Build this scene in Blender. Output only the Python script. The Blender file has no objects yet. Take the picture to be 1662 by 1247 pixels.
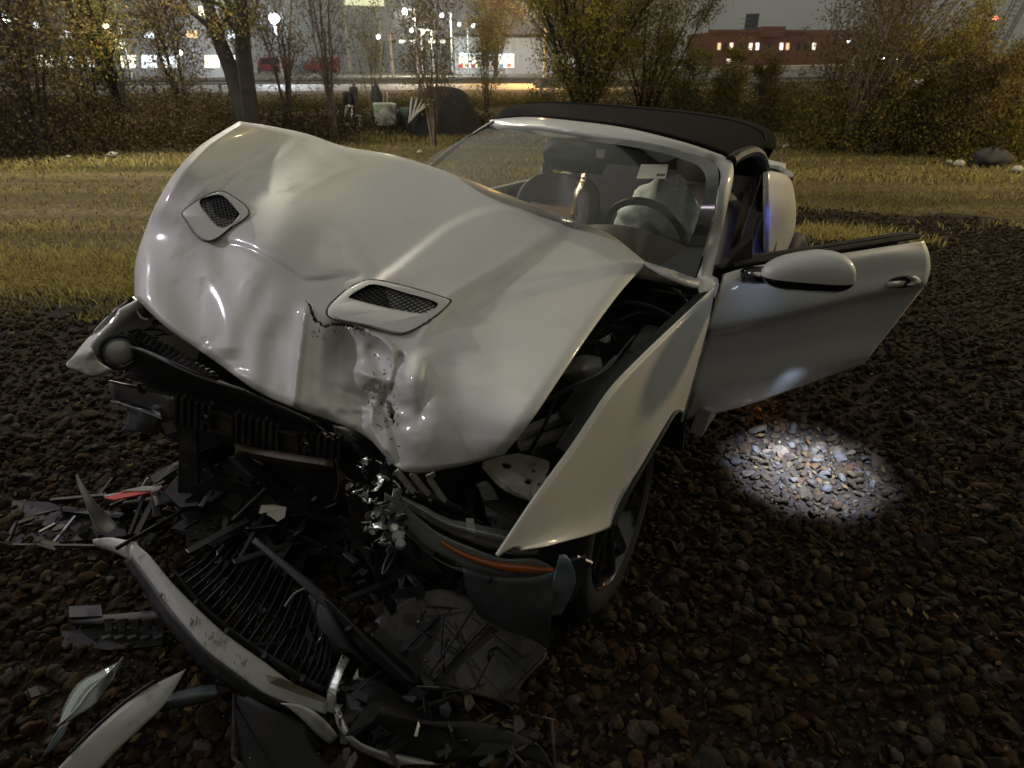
import bpy, bmesh, math, random
import numpy as np
from mathutils import Vector, Matrix

random.seed(7)
rng = np.random.default_rng(11)
scene = bpy.context.scene
COL = scene.collection

# ------------------------------------------------------------------ camera
CAM = Vector((1.57, 1.49, 1.62))
YAW, PITCH, FPX = math.radians(214.14), math.radians(26.36), 1063.0
FW = Vector((math.cos(YAW) * math.cos(PITCH), math.sin(YAW) * math.cos(PITCH), -math.sin(PITCH)))
RT = Vector((math.sin(YAW), -math.cos(YAW), 0.0))
UP = RT.cross(FW)
cd = bpy.data.cameras.new('camera')
cam = bpy.data.objects.new('camera', cd)
COL.objects.link(cam)
cd.sensor_width = 36.0
cd.lens = 36.0 * FPX / 1662.0
cd.clip_start, cd.clip_end = 0.05, 3000.0
cd.dof.use_dof = True; cd.dof.focus_distance = 2.1; cd.dof.aperture_fstop = 5.0
rot = Matrix((RT, UP, -FW)).transposed()
cam.matrix_world = Matrix.Translation(CAM) @ rot.to_4x4()
scene.camera = cam

# ------------------------------------------------------------------ overcast night sky, lit by the city
w = bpy.data.worlds.new('World')
scene.world = w
w.use_nodes = True
nt = w.node_tree
bg = nt.nodes['Background']
tc = nt.nodes.new('ShaderNodeTexCoord')
mp = nt.nodes.new('ShaderNodeMapping'); mp.inputs['Scale'].default_value = (1, 1, 2.6)
nz = nt.nodes.new('ShaderNodeTexNoise'); nz.inputs['Scale'].default_value = 1.7; nz.inputs['Detail'].default_value = 4
cr = nt.nodes.new('ShaderNodeValToRGB')
cr.color_ramp.elements[0].position = .3; cr.color_ramp.elements[0].color = (.098, .096, .082, 1)
cr.color_ramp.elements[1].position = .75; cr.color_ramp.elements[1].color = (.150, .148, .128, 1)
nt.links.new(tc.outputs['Generated'], mp.inputs['Vector']); nt.links.new(mp.outputs[0], nz.inputs['Vector'])
nt.links.new(nz.outputs['Fac'], cr.inputs[0]); gm = nt.nodes.new('ShaderNodeSeparateXYZ'); nt.links.new(tc.outputs['Generated'], gm.inputs[0])
gr_ = nt.nodes.new('ShaderNodeMapRange'); gr_.inputs[1].default_value = -.02; gr_.inputs[2].default_value = 1.0; gr_.inputs[3].default_value = 1.0; gr_.inputs[4].default_value = 2.7
nt.links.new(gm.outputs[2], gr_.inputs[0])
gx = nt.nodes.new('ShaderNodeMix'); gx.data_type = 'RGBA'; gx.blend_type = 'MULTIPLY'; gx.inputs[0].default_value = 1
nt.links.new(cr.outputs[0], gx.inputs[6]); nt.links.new(gr_.outputs[0], gx.inputs[7]); nt.links.new(gx.outputs[2], bg.inputs['Color'])
bg.inputs['Strength'].default_value = 1.1

vs = scene.view_settings
vs.view_transform = 'Standard'; vs.look = 'None'; vs.gamma = 1; vs.use_curve_mapping = False; vs.exposure = 0.0
scene.cycles.max_bounces = 6
scene.cycles.transparent_max_bounces = 16
scene.cycles.sample_clamp_indirect = 3.0

def lamp(name, loc, power, color, radius=.12, spot=None, to=None, blend=.5):
    d = bpy.data.lights.new(name, 'SPOT' if spot else 'POINT')
    d.energy = power; d.color = color; d.shadow_soft_size = radius
    o = bpy.data.objects.new(name, d); COL.objects.link(o); o.location = loc
    if spot:
        d.spot_size = math.radians(spot); d.spot_blend = blend
        v = Vector(to) - Vector(loc)
        o.rotation_euler = v.to_track_quat('-Z', 'Y').to_euler()
    return o
HAZE = .0004
WARM = (1.0, .80, .50); COOL = (.80, .84, 1.0); NEUT = (1.0, .93, .80)
# street lamps of the lot, out of the frame
lamp('street_light_left', (-5.5, -11.0, 5.8), 2500, (1.0, .90, .70), .2)
lamp('street_light_front', (2.8, -11.0, 5.0), 1150, (.98, .87, 1.0), .14)
lamp('street_light_right', (-13.0, 6.6, 4.6), 2500, (1.0, .78, .46), .35)

# ------------------------------------------------------------------ rays through the camera model -> points of the place
def ray(x, y): return FW + RT * ((x - 831) / FPX) - UP * ((y - 623.5) / FPX)
def PZ(x, y, z):
    d = ray(x, y); return CAM + d * ((z - CAM.z) / d.z)
def PY(x, y, v):
    d = ray(x, y); return CAM + d * ((v - CAM.y) / d.y)
def PX(x, y, v):
    d = ray(x, y); return CAM + d * ((v - CAM.x) / d.x)
def PD(x, y, D):
    d = ray(x, y); return CAM + d * (D / math.hypot(d.x, d.y))
def PN(x, y, p0, n, off=0.0):
    d = ray(x, y); n = Vector(n).normalized(); return CAM + d * (((Vector(p0) - CAM).dot(n) + off) / d.dot(n))
def depth(p): return (Vector(p) - CAM).dot(FW)

# ------------------------------------------------------------------ objects
def reg(o, parent=None, label=None, cat=None, group=None, kind=None):
    COL.objects.link(o)
    if parent is not None: o.parent = parent
    if label: o['label'] = label
    if cat: o['category'] = cat
    if group: o['group'] = group
    if kind: o['kind'] = kind
    return o
def empty(name, loc, label, cat, group=None):
    o = bpy.data.objects.new(name, None); o.location = loc; o.empty_display_size = .2
    return reg(o, None, label, cat, group)

class MB:
    def __init__(s): s.v = []; s.f = []
    def add(s, vs, fs):
        b = len(s.v); s.v += [tuple(q) for q in vs]; s.f += [tuple(i + b for i in q) for q in fs]; return s
    def box(s, c, size, M=None, taper=1.0):
        x, y, z = (q / 2 for q in size); c = Vector(c)
        vs = [Vector((sx * x * (taper if sz > 0 else 1), sy * y * (taper if sz > 0 else 1), sz * z)) for sx, sy, sz in
              ((-1, -1, -1), (1, -1, -1), (1, 1, -1), (-1, 1, -1), (-1, -1, 1), (1, -1, 1), (1, 1, 1), (-1, 1, 1))]
        if M is not None: vs = [M @ q for q in vs]
        return s.add([q + c for q in vs], [(3, 2, 1, 0), (4, 5, 6, 7), (0, 1, 5, 4), (1, 2, 6, 5), (2, 3, 7, 6), (3, 0, 4, 7)])
    def bar(s, a, b, w, h, up=(0, 0, 1)):
        a, b = Vector(a), Vector(b); d = (b - a); L = d.length
        if L < 1e-6: return s
        d.normalize(); sd = d.cross(Vector(up))
        if sd.length < 1e-4: sd = d.cross(Vector((1, 0, 0)))
        sd.normalize(); u = sd.cross(d)
        M = Matrix((d, sd, u)).transposed()
        return s.box((a + b) / 2, (L, w, h), M)
    def tube(s, pts, r, seg=8, caps=True):
        pts = [Vector(p) for p in pts]; n = len(pts)
        rs = r if isinstance(r, (list, tuple)) else [r] * n
        base = len(s.v); prev = None
        for i, p in enumerate(pts):
            t = (pts[min(i + 1, n - 1)] - pts[max(i - 1, 0)])
            if t.length < 1e-9: t = Vector((0, 0, 1))
            t.normalize()
            if prev is None:
                a = Vector((0, 0, 1)) if abs(t.z) < .9 else Vector((1, 0, 0)); sd = t.cross(a).normalized()
            else:
                sd = prev - t * prev.dot(t)
                sd = sd.normalized() if sd.length > 1e-6 else t.orthogonal().normalized()
            prev = sd; u = t.cross(sd)
            for k in range(seg):
                an = 2 * math.pi * k / seg
                s.v.append(tuple(p + sd * (rs[i] * math.cos(an)) + u * (rs[i] * math.sin(an))))
        for i in range(n - 1):
            for k in range(seg):
                a = base + i * seg + k; b = base + i * seg + (k + 1) % seg
                s.f.append((a, b, b + seg, a + seg))
        if caps:
            s.f.append(tuple(base + k for k in range(seg))[::-1]); s.f.append(tuple(base + (n - 1) * seg + k for k in range(seg)))
        return s
    def grid(s, G):
        nu, nv = len(G), len(G[0]); b = len(s.v)
        for row in G: s.v += [tuple(p) for p in row]
        for i in range(nu - 1):
            for j in range(nv - 1):
                a = b + i * nv + j; s.f.append((a, a + 1, a + nv + 1, a + nv))
        return s
    def plate(s, pts, thick, n=None):
        """polygon (roughly planar) with a thickness"""
        pts = [Vector(p) for p in pts]; m = len(pts)
        if n is None:
            n = Vector((0, 0, 0))
            for i in range(m): n += (pts[i] - pts[0]).cross(pts[(i + 1) % m] - pts[0])
            n.normalize()
            if n.dot(CAM - pts[0]) < 0: n = -n
        else: n = Vector(n).normalized()
        from mathutils.geometry import tessellate_polygon
        tri = tessellate_polygon([pts])
        vs = pts + [p - n * thick for p in pts]
        fs = [tuple(t) for t in tri] + [tuple(i + m for i in t)[::-1] for t in tri] + [(i, (i + 1) % m, (i + 1) % m + m, i + m) for i in range(m)]
        return s.add(vs, fs)
    def lathe(s, c, axis, prof, seg=24):
        """prof: (distance along axis, radius)"""
        ax = Vector(axis).normalized(); a = ax.orthogonal().normalized(); b2 = ax.cross(a); c = Vector(c)
        G = []
        for t, r_ in prof:
            G.append([c + ax * t + (a * math.cos(2 * math.pi * k / seg) + b2 * math.sin(2 * math.pi * k / seg)) * r_ for k in range(seg + 1)])
        return s.grid(G)
    def build(s, name, mat, parent=None, smooth=False, solid=None, bevel=None, weld=False, **kw):
        me = bpy.data.meshes.new(name); me.from_pydata(s.v, [], s.f); me.update()
        bm = bmesh.new(); bm.from_mesh(me)
        if weld: bmesh.ops.remove_doubles(bm, verts=bm.verts, dist=1e-5)
        bmesh.ops.recalc_face_normals(bm, faces=bm.faces)
        bm.to_mesh(me); bm.free()
        me.materials.append(mat)
        if smooth:
            me.polygons.foreach_set('use_smooth', [True] * len(me.polygons))
            if smooth != 'all':
                try: me.set_sharp_from_angle(angle=math.radians(38))
                except Exception: pass
        o = bpy.data.objects.new(name, me)
        reg(o, parent, **kw)
        if parent is not None and parent.type == 'EMPTY':
            o.matrix_parent_inverse = Matrix.Translation(parent.location).inverted()
        elif parent is not None and parent.parent is not None:
            pass
        if solid: m = o.modifiers.new('solid', 'SOLIDIFY'); m.thickness = solid; m.offset = -1
        if bevel: m = o.modifiers.new('bevel', 'BEVEL'); m.width = bevel; m.segments = 2; m.limit_method = 'ANGLE'
        return o

def catmull(pts, n):
    pts = [Vector(p) for p in pts]; m = len(pts)
    out = []
    for i in range(n):
        t = i / (n - 1) * (m - 1); k = min(int(t), m - 2); f = t - k
        p1, p2 = pts[k], pts[k + 1]
        p0 = pts[k - 1] if k > 0 else p1 * 2 - p2
        p3 = pts[k + 2] if k + 2 < m else p2 * 2 - p1
        out.append(.5 * ((2 * p1) + (p2 - p0) * f + (2 * p0 - 5 * p1 + 4 * p2 - p3) * f * f + (3 * p1 - p0 - 3 * p2 + p3) * f ** 3))
    return out
def closed(pts, n):
    m = len(pts); out = []
    for i in range(n):
        t = i / n * m; k = int(t); f = t - k; p0, p1, p2, p3 = (Vector((*pts[(k + j) % m], 0)) for j in (-1, 0, 1, 2))
        q = .5 * ((2 * p1) + (p2 - p0) * f + (2 * p0 - 5 * p1 + 4 * p2 - p3) * f * f + (3 * p1 - p0 - 3 * p2 + p3) * f ** 3); out.append((q.x, q.y))
    return out
def loft(rows, nu, nv):
    """rows of control points -> nu x nv grid"""
    R = [catmull(r_, nv) for r_ in rows]
    cols = [catmull([R[i][j] for i in range(len(R))], nu) for j in range(nv)]
    return [[cols[j][i] for j in range(nv)] for i in range(nu)]

# ------------------------------------------------------------------ materials
def mat(name, base, rough=.5, metal=0.0, coat=0.0, bump=0.0, bscale=60, var=0.0, vscale=6, spec=.5, dirt=None, dscale=4, trans=0, alpha=1, emit=None, estr=0, detail=4, stretch=None, coatr=.04):
    m = bpy.data.materials.new(name); m.use_nodes = True; t = m.node_tree; b = t.nodes['Principled BSDF']
    b.inputs['Base Color'].default_value = (*base, 1); b.inputs['Roughness'].default_value = rough
    b.inputs['Metallic'].default_value = metal; b.inputs['Coat Weight'].default_value = coat; b.inputs['Coat Roughness'].default_value = coatr
    b.inputs['Specular IOR Level'].default_value = spec
    b.inputs['Transmission Weight'].default_value = trans; b.inputs['Alpha'].default_value = alpha
    if emit: b.inputs['Emission Color'].default_value = (*emit, 1); b.inputs['Emission Strength'].default_value = estr
    tcn = t.nodes.new('ShaderNodeTexCoord'); src = tcn.outputs['Object']
    if stretch:
        q = t.nodes.new('ShaderNodeMapping'); q.inputs['Scale'].default_value = stretch; t.links.new(src, q.inputs[0]); src = q.outputs[0]
    cur = None
    if var or dirt:
        n1 = t.nodes.new('ShaderNodeTexNoise'); n1.inputs['Scale'].default_value = vscale; n1.inputs['Detail'].default_value = detail
        t.links.new(src, n1.inputs['Vector'])
        r1 = t.nodes.new('ShaderNodeMapRange'); r1.inputs[1].default_value = .3; r1.inputs[2].default_value = .7
        r1.inputs[3].default_value = 1 - var; r1.inputs[4].default_value = 1 + var
        t.links.new(n1.outputs['Fac'], r1.inputs[0])
        mx = t.nodes.new('ShaderNodeMix'); mx.data_type = 'RGBA'; mx.blend_type = 'MULTIPLY'; mx.inputs[0].default_value = 1
        mx.inputs[6].default_value = (*base, 1); t.links.new(r1.outputs[0], mx.inputs[7]); cur = mx.outputs[2]
    if dirt:
        n2 = t.nodes.new('ShaderNodeTexNoise'); n2.inputs['Scale'].default_value = dscale; n2.inputs['Detail'].default_value = 7; n2.inputs['Roughness'].default_value = .65
        t.links.new(src, n2.inputs['Vector'])
        r2 = t.nodes.new('ShaderNodeMapRange'); r2.inputs[1].default_value = dirt[1]; r2.inputs[2].default_value = dirt[1] + .18
        t.links.new(n2.outputs['Fac'], r2.inputs[0])
        m2 = t.nodes.new('ShaderNodeMix'); m2.data_type = 'RGBA'; m2.inputs[7].default_value = (*dirt[0], 1)
        r3 = t.nodes.new('ShaderNodeMath'); r3.operation = 'MULTIPLY'; r3.inputs[1].default_value = dirt[2]; t.links.new(r2.outputs[0], r3.inputs[0])
        t.links.new(r3.outputs[0], m2.inputs[0]); t.links.new(cur, m2.inputs[6]); cur = m2.outputs[2]
        r4 = t.nodes.new('ShaderNodeMapRange'); r4.inputs[3].default_value = rough; r4.inputs[4].default_value = min(1, rough + .4)
        t.links.new(r3.outputs[0], r4.inputs[0]); t.links.new(r4.outputs[0], b.inputs['Roughness'])
    if cur is not None: t.links.new(cur, b.inputs['Base Color'])
    if bump:
        n3 = t.nodes.new('ShaderNodeTexNoise'); n3.inputs['Scale'].default_value = bscale; n3.inputs['Detail'].default_value = 4
        t.links.new(src, n3.inputs['Vector'])
        bp = t.nodes.new('ShaderNodeBump'); bp.inputs['Strength'].default_value = bump; bp.inputs['Distance'].default_value = .01
        t.links.new(n3.outputs['Fac'], bp.inputs['Height']); t.links.new(bp.outputs[0], b.inputs['Normal'])
    return m
def glass(name, tint, refl=1.0, haze=.05, hcol=(.5, .5, .48), rough=.02):
    m = bpy.data.materials.new(name); m.use_nodes = True; t = m.node_tree; t.nodes.remove(t.nodes['Principled BSDF']); out = t.nodes['Material Output']
    tr = t.nodes.new('ShaderNodeBsdfTransparent'); tr.inputs[0].default_value = (*tint, 1)
    gl = t.nodes.new('ShaderNodeBsdfGlossy'); gl.inputs['Roughness'].default_value = rough; gl.inputs[0].default_value = (refl, refl, refl, 1)
    df = t.nodes.new('ShaderNodeBsdfDiffuse'); df.inputs[0].default_value = (*hcol, 1)
    fr = t.nodes.new('ShaderNodeFresnel'); fr.inputs[0].default_value = 1.6
    a = t.nodes.new('ShaderNodeMixShader'); a.inputs[0].default_value = haze
    b = t.nodes.new('ShaderNodeMixShader')
    t.links.new(tr.outputs[0], a.inputs[1]); t.links.new(df.outputs[0], a.inputs[2])
    t.links.new(fr.outputs[0], b.inputs[0]); t.links.new(a.outputs[0], b.inputs[1]); t.links.new(gl.outputs[0], b.inputs[2])
    t.links.new(b.outputs[0], out.inputs[0]); return m
def emis(name, col, s):
    m = bpy.data.materials.new(name); m.use_nodes = True; t = m.node_tree; b = t.nodes['Principled BSDF']
    b.inputs['Base Color'].default_value = (*[min(1, c) * .5 for c in col], 1)
    b.inputs['Emission Color'].default_value = (*col, 1); b.inputs['Emission Strength'].default_value = s; return m

M_PAINT = mat('silver_paint', (.555, .56, .535), .60, .14, .28, coatr=.09, var=.02, vscale=3, dirt=((.34, .31, .26), .56, .35), dscale=7, bump=.006, bscale=900)
M_PAINTD = mat('scuffed_silver_paint', (.46, .455, .44), .5, .15, .35, var=.06, vscale=9, dirt=((.16, .14, .11), .5, .6), dscale=14, bump=.05, bscale=90)
M_WHITE = mat('grazed_bumper_paint', (.30, .305, .28), .62, .0, .0, var=.05, vscale=12, dirt=((.08, .075, .06), .57, .8), dscale=22, bump=.04, bscale=120)
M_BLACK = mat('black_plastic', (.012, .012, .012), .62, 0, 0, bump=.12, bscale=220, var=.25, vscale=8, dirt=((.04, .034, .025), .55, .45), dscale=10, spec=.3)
M_BLACK2 = mat('grey_black_plastic', (.019, .019, .02), .58, 0, 0, spec=.35, bump=.15, bscale=160, var=.3, vscale=10, dirt=((.10, .085, .06), .5, .5), dscale=12)
M_GLOSSBLK = mat('gloss_black_trim', (.008, .008, .009), .12, 0, .6)
M_DARKMET = mat('dark_metal', (.10, .10, .10), .38, .7, 0, bump=.1, bscale=90, var=.3, vscale=12)
M_ALU = mat('cast_metal', (.24, .24, .26), .42, .75, 0, bump=.08, bscale=70, var=.15, vscale=9, dirt=((.06, .05, .04), .55, .7), dscale=16)
M_PRIMER = mat('grey_primer_steel', (.32, .315, .29), .5, .25, .2, bump=.06, bscale=60, var=.1, vscale=14, dirt=((.08, .07, .05), .56, .7), dscale=16)
M_CHROME = mat('chrome', (.75, .74, .72), .12, 1.0, 0, bump=.08, bscale=30)
M_TYRE = mat('tyre_rubber', (.007, .007, .007), .75, 0, 0, bump=.2, bscale=120, var=.2)
M_RIM = mat('gloss_black_rim', (.02, .02, .022), .2, .4, .5)
M_FABRIC = mat('soft_top_fabric', (.0035, .0035, .0035), .95, 0, 0, bump=.25, bscale=700, var=.2, vscale=5, spec=.1)
M_LEATHER = mat('black_leather', (.075, .07, .062), .5, 0, 0, bump=.15, bscale=260, var=.15)
M_LEATHER2 = mat('brown_leather', (.34, .25, .18), .5, 0, 0, bump=.15, bscale=260, var=.2, vscale=5)
M_DASH = mat('dashboard_plastic', (.03, .03, .028), .6, 0, 0, bump=.2, bscale=400)
M_AIRBAG = mat('airbag_cloth', (.72, .84, .85), .8, 0, 0, bump=.3, bscale=45, var=.08)
M_ORANGE = mat('amber_lens', (.42, .11, .015), .16, 0, .8, var=.15, vscale=40, bump=.15, bscale=200)
M_REDL = mat('red_lens_plastic', (.55, .06, .05), .2, 0, .6, var=.2, vscale=30)
M_CLEAR = glass('clear_lens_plastic', (.88, .9, .9), 1.0, .16, (.85, .90, .92), .08)
M_CLEAR2 = glass('broken_clear_plastic', (.8, .86, .84), 1.0, .20, (.72, .82, .80), .05)
M_GLASS = glass('windscreen_glass', (.88, .90, .87), .8, .13, (.52, .54, .48), .03)
M_GLASSD = glass('tinted_glass', (.4, .42, .42), 1.0, .03, (.4, .4, .4), .02)
M_FRIT = mat('black_glass_border', (.02, .021, .019), .25, 0, .5)
M_PAPER = mat('white_paper', (.72, .70, .62), .7, 0, 0, var=.05)
M_INK = mat('printed_ink', (.03, .03, .04), .7)
M_BLUEGREY = mat('dusty_blue_grey_plastic', (.06, .075, .085), .42, 0, .1, bump=.25, bscale=40, var=.35, vscale=12, dirt=((.12, .13, .07), .5, .6), dscale=7)
M_RUST = mat('brown_worn_plastic', (.075, .055, .03), .6, 0, 0, bump=.2, bscale=60, var=.4, vscale=14)
# ================================================================== the car
car = empty('wrecked_convertible_car', (0, 0, 0), 'silver convertible car with crushed hood, open door and black soft top on the gravel', 'car')

# ---- hood
def coons(top, bot, lef, rig, nu, nv):
    T = catmull(top, nv); B = catmull(bot, nv); L = catmull(lef, nu); R = catmull(rig, nu)
    G = []
    for i in range(nu):
        v = i / (nu - 1); row = []
        for j in range(nv):
            u = j / (nv - 1)
            row.append(T[j] * (1 - v) + B[j] * v + L[i] * (1 - u) + R[i] * u
                       - (T[0] * (1 - u) * (1 - v) + T[-1] * u * (1 - v) + B[0] * (1 - u) * v + B[-1] * u * v))
        G.append(row)
    return G
H_TOP = [(388, 197, 1.40), (440, 205, 1.365), (500, 218, 1.325), (560, 238, 1.285), (640, 252, 1.25), (720, 277, 1.205), (820, 315, 1.15), (900, 346, 1.105), (985, 378, 1.065), (1050, 427, 1.015)]
H_BOT = [(218, 482, .88), (268, 530, .85), (345, 584, .80), (415, 634, .785), (475, 662, .76), (545, 687, .74), (598, 713, .715), (655, 765, .70), (735, 760, .73), (818, 738, .79)]
H_LEF = [(388, 197, 1.40), (326, 236, 1.328), (288, 275, 1.262), (258, 322, 1.168), (238, 368, 1.065), (220, 425, .962), (218, 482, .88)]
H_RIG = [(1050, 427, 1.015), (1010, 471, 1.0), (962, 535, .975), (914, 606, .945), (870, 672, .905), (840, 712, .85), (818, 738, .79)]
NU, NV = 190, 230
HG = coons(*[[PZ(*q) for q in K] for K in (H_TOP, H_BOT, H_LEF, H_RIG)], NU, NV)
HA = np.array([[tuple(p) for p in row] for row in HG])      # px, py, z
_d = HA - np.array(CAM); _f = _d @ np.array(FW)
hx, hy, hz = 831 + FPX * (_d @ np.array(RT)) / _f, 623.5 - FPX * (_d @ np.array(UP)) / _f, HA[..., 2]
vv = np.linspace(0, 1, NU)[:, None]; uu = np.linspace(0, 1, NV)[None, :]
# the panel stays flat for most of its length and turns down towards the nose
v0 = .60 + .10 * (uu - .5)
tent = np.where(vv < v0, vv / v0, (1 - vv) / (1 - v0)); tent = tent - .06 * np.exp(-((vv - v0) / .05) ** 2)
hz = hz + .020 * tent * np.clip(np.sin(np.pi * uu), 0, 1) ** .8 + .012 * np.sin(np.pi * uu) * np.sin(np.pi * vv)
def pdist(poly):
    """distance, signed side and position along a polyline"""
    best = np.full(hx.shape, 1e9); side = np.zeros(hx.shape); tpos = np.zeros(hx.shape)
    poly = [tuple(p) for p in catmull([Vector((a, b, 0)) for a, b in poly], len(poly) * 5)]
    seg = len(poly) - 1
    for i in range(seg):
        ax, ay = poly[i][:2]; bx, by = poly[i + 1][:2]; dx, dy = bx - ax, by - ay; L2 = dx * dx + dy * dy + 1e-9
        t = np.clip(((hx - ax) * dx + (hy - ay) * dy) / L2, 0, 1)
        ex, ey = hx - ax - t * dx, hy - ay - t * dy; d = np.hypot(ex, ey); m = d < best
        best = np.where(m, d, best); side = np.where(m, np.sign(dx * ey - dy * ex), side); tpos = np.where(m, (i + t) / seg, tpos)
    return best, side, tpos
disp = np.zeros(hx.shape)
def ends(t, a=.12, b=.12):
    return np.clip(t / a if a else 1, 0, 1) * np.clip((1 - t) / b if b else 1, 0, 1)
def ridge(poly, wd, amp, p=2.0, ea=.15, eb=.15):
    global disp
    d, s, t = pdist(poly); disp = disp + amp * np.exp(-(d / wd) ** p) * np.clip(ends(t, ea, eb), 0, 1)
def step(poly, wd, amp, reach=90, ea=.15, eb=.15):
    global disp
    d, s, t = pdist(poly); x = np.clip(s * d / wd, -1, 1); sm = .5 + .75 * x - .25 * x ** 3
    disp = disp + amp * (sm - .5) * np.exp(-(d / reach) ** 2) * ends(t, ea, eb)
def blob(x, y, rx, ry, amp, ang=0):
    global disp
    c, s_ = math.cos(ang), math.sin(ang); ex = ((hx - x) * c + (hy - y) * s_) / rx; ey = (-(hx - x) * s_ + (hy - y) * c) / ry
    disp = disp + amp * np.exp(-(ex ** 2 + ey ** 2))
# dome edges
step([(880, 340), (800, 338), (735, 362), (690, 395), (640, 435), (600, 462)], 8, -.032, 80, .2, .1)
ridge([(930, 368), (890, 392), (840, 428), (770, 470), (722, 502), (685, 545), (655, 590)], 10, .012, 1.5, .1, .2)
step([(930, 362), (890, 388), (840, 424), (770, 466), (720, 500), (685, 545)], 13, .032, 90, .1, .2)
ridge([(475, 212), (425, 250), (372, 278), (325, 312), (295, 345)], 9, .014, 1.5, .1, .2)
step([(490, 215), (440, 255), (390, 285), (345, 318)], 12, -.030, 70, .1, .2)
ridge([(520, 228), (480, 268), (430, 300), (395, 320)], 22, -.006, 2, .2, .2)
ridge([(640, 256), (570, 272), (510, 300), (455, 332)], 7, .005, 1.6, .1, .3)
ridge([(345, 390), (400, 403), (440, 423), (475, 445), (500, 457), (555, 451), (592, 446)], 6, -.009, 1.5, .08, .08)
step([(345, 388), (400, 400), (440, 421), (500, 454), (560, 449)], 12, -.010, 60, .1, .1)
# flutes of the buckled nose
ridge([(318, 400), (345, 450), (360, 520), (366, 585)], 24, .024, 2, .3, .1)
ridge([(262, 420), (285, 470), (305, 530), (330, 570)], 26, -.014, 2, .3, .05)
ridge([(445, 430), (425, 480), (400, 540), (388, 610)], 22, -.018, 2, .3, .05)
ridge([(238, 380), (240, 430), (240, 480)], 18, .010, 2, .3, 0)
ridge([(268, 290), (250, 340), (238, 400)], 9, -.012, 2, .3, .3)
ridge([(498, 488), (492, 540), (485, 590), (478, 655)], 9, .040, 1.15, .12, 0)
ridge([(450, 510), (440, 570), (432, 640)], 22, -.020, 2, .35, 0)
ridge([(515, 500), (520, 560), (512, 640)], 13, .012, 2, .3, 0)
blob(556, 578, 25, 44, -.085, .1)
blob(578, 643, 42, 16, -.052, .25)
blob(530, 655, 30, 22, .018)
blob(604, 612, 24, 9, .030, .25)
ridge([(575, 528), (600, 540), (630, 560), (642, 590), (630, 640)], 8, .035, 1.3, .1, .1)
blob(606, 570, 16, 22, -.030, -.6)
ridge([(628, 636), (622, 665), (636, 700), (646, 750)], 7, -.035, 1.3, .1, 0)
ridge([(610, 650), (604, 690), (622, 730)], 9, .022, 1.5, .2, 0)
ridge([(652, 570), (640, 610), (632, 650)], 7, -.030, 1.3, .1, .2)
blob(672, 612, 24, 38, .042, .2)
ridge([(690, 580), (696, 615), (690, 650), (672, 700)], 9, -.014, 1.5, .2, .2)
blob(700, 690, 40, 50, .014, .3)
ridge([(740, 540), (735, 600), (745, 680), (770, 750)], 30, -.014, 2, .3, 0)
ridge([(820, 470), (800, 540), (810, 620)], 40, -.008, 2, .3, .3)
ridge([(540, 470), (470, 485), (400, 470)], 34, .006, 2, .3, .3)
def vnoise(x, y, s, seed):
    r_ = np.random.default_rng(seed); G = r_.uniform(-1, 1, (90, 90)); X, Yy = (x / s) % 88, (y / s) % 88
    i, j = X.astype(int), Yy.astype(int); f, g = X - i, Yy - j; f = f * f * (3 - 2 * f); g = g * g * (3 - 2 * g)
    return (G[i, j] * (1 - f) + G[i + 1, j] * f) * (1 - g) + (G[i, j + 1] * (1 - f) + G[i + 1, j + 1] * f) * g
near_hit = np.exp(-(((hx - 600) / 80) ** 2 + ((hy - 650) / 90) ** 2))
low = np.clip((hy - 440) / 200, 0, 1)
disp = disp + vnoise(hx, hy, 95, 3) * (.0008 + .002 * low) + vnoise(hx, hy, 42, 4) * (.0008 + .009 * near_hit) + vnoise(hx, hy, 15, 5) * .0085 * near_hit + vnoise(hx, hy, 7, 6) * .0035 * near_hit ** 2
edge = np.minimum(np.minimum(uu, 1 - uu) / .03, np.minimum(vv, 1 - vv) / .03); edge = np.clip(edge, 0, 1)
ROLL = (.016 * (1 - edge) ** 2)
fwv, rtv, upv, camv = (np.array(q) for q in (FW, RT, UP, CAM))
dirs = fwv + rtv * ((hx - 831) / FPX)[..., None] - upv * ((hy - 623.5) / FPX)[..., None]
tt = (hz - ROLL * .6 - CAM.z) / dirs[..., 2]
dl = np.linalg.norm(dirs, axis=-1)
tt = tt - disp / dl
HP = camv + dirs * tt[..., None]
def inpoly(X, Yy, poly):
    c = np.zeros(X.shape, bool); n = len(poly); j = n - 1
    for i in range(n):
        xi, yi = poly[i]; xj, yj = poly[j]
        c ^= ((yi > Yy) != (yj > Yy)) & (X < (xj - xi) * (Yy - yi) / (yj - yi + 1e-12) + xi); j = i
    return c
jx, jy = hx + vnoise(hx, hy, 5, 8) * 1.4, hy + vnoise(hx, hy, 5, 9) * 1.4
holes = inpoly(jx, jy, [(497, 487), (505, 497), (511, 515), (524, 526), (556, 522), (590, 532), (603, 541), (585, 535.5), (562, 527.5), (540, 527), (524, 531), (508, 519), (502, 503)])
holes |= inpoly(jx, jy, [(626, 646), (634, 652), (640, 672), (638, 690), (630, 674)])
holes |= inpoly(jx, jy, [(590, 622), (612, 630), (624, 640), (606, 637), (592, 630)])
hv = [tuple(p) for p in HP.reshape(-1, 3)]
hf = []
for i in range(NU - 1):
    for j in range(NV - 1):
        if holes[i, j]: continue
        a = i * NV + j; hf.append((a, a + NV, a + NV + 1, a + 1))
mb = MB(); mb.v = hv; mb.f = hf
hood = mb.build('hood', M_PAINT, car, smooth='all', solid=.004)
hood['label'] = 'buckled silver hood torn and crumpled at its front edge'
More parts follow.
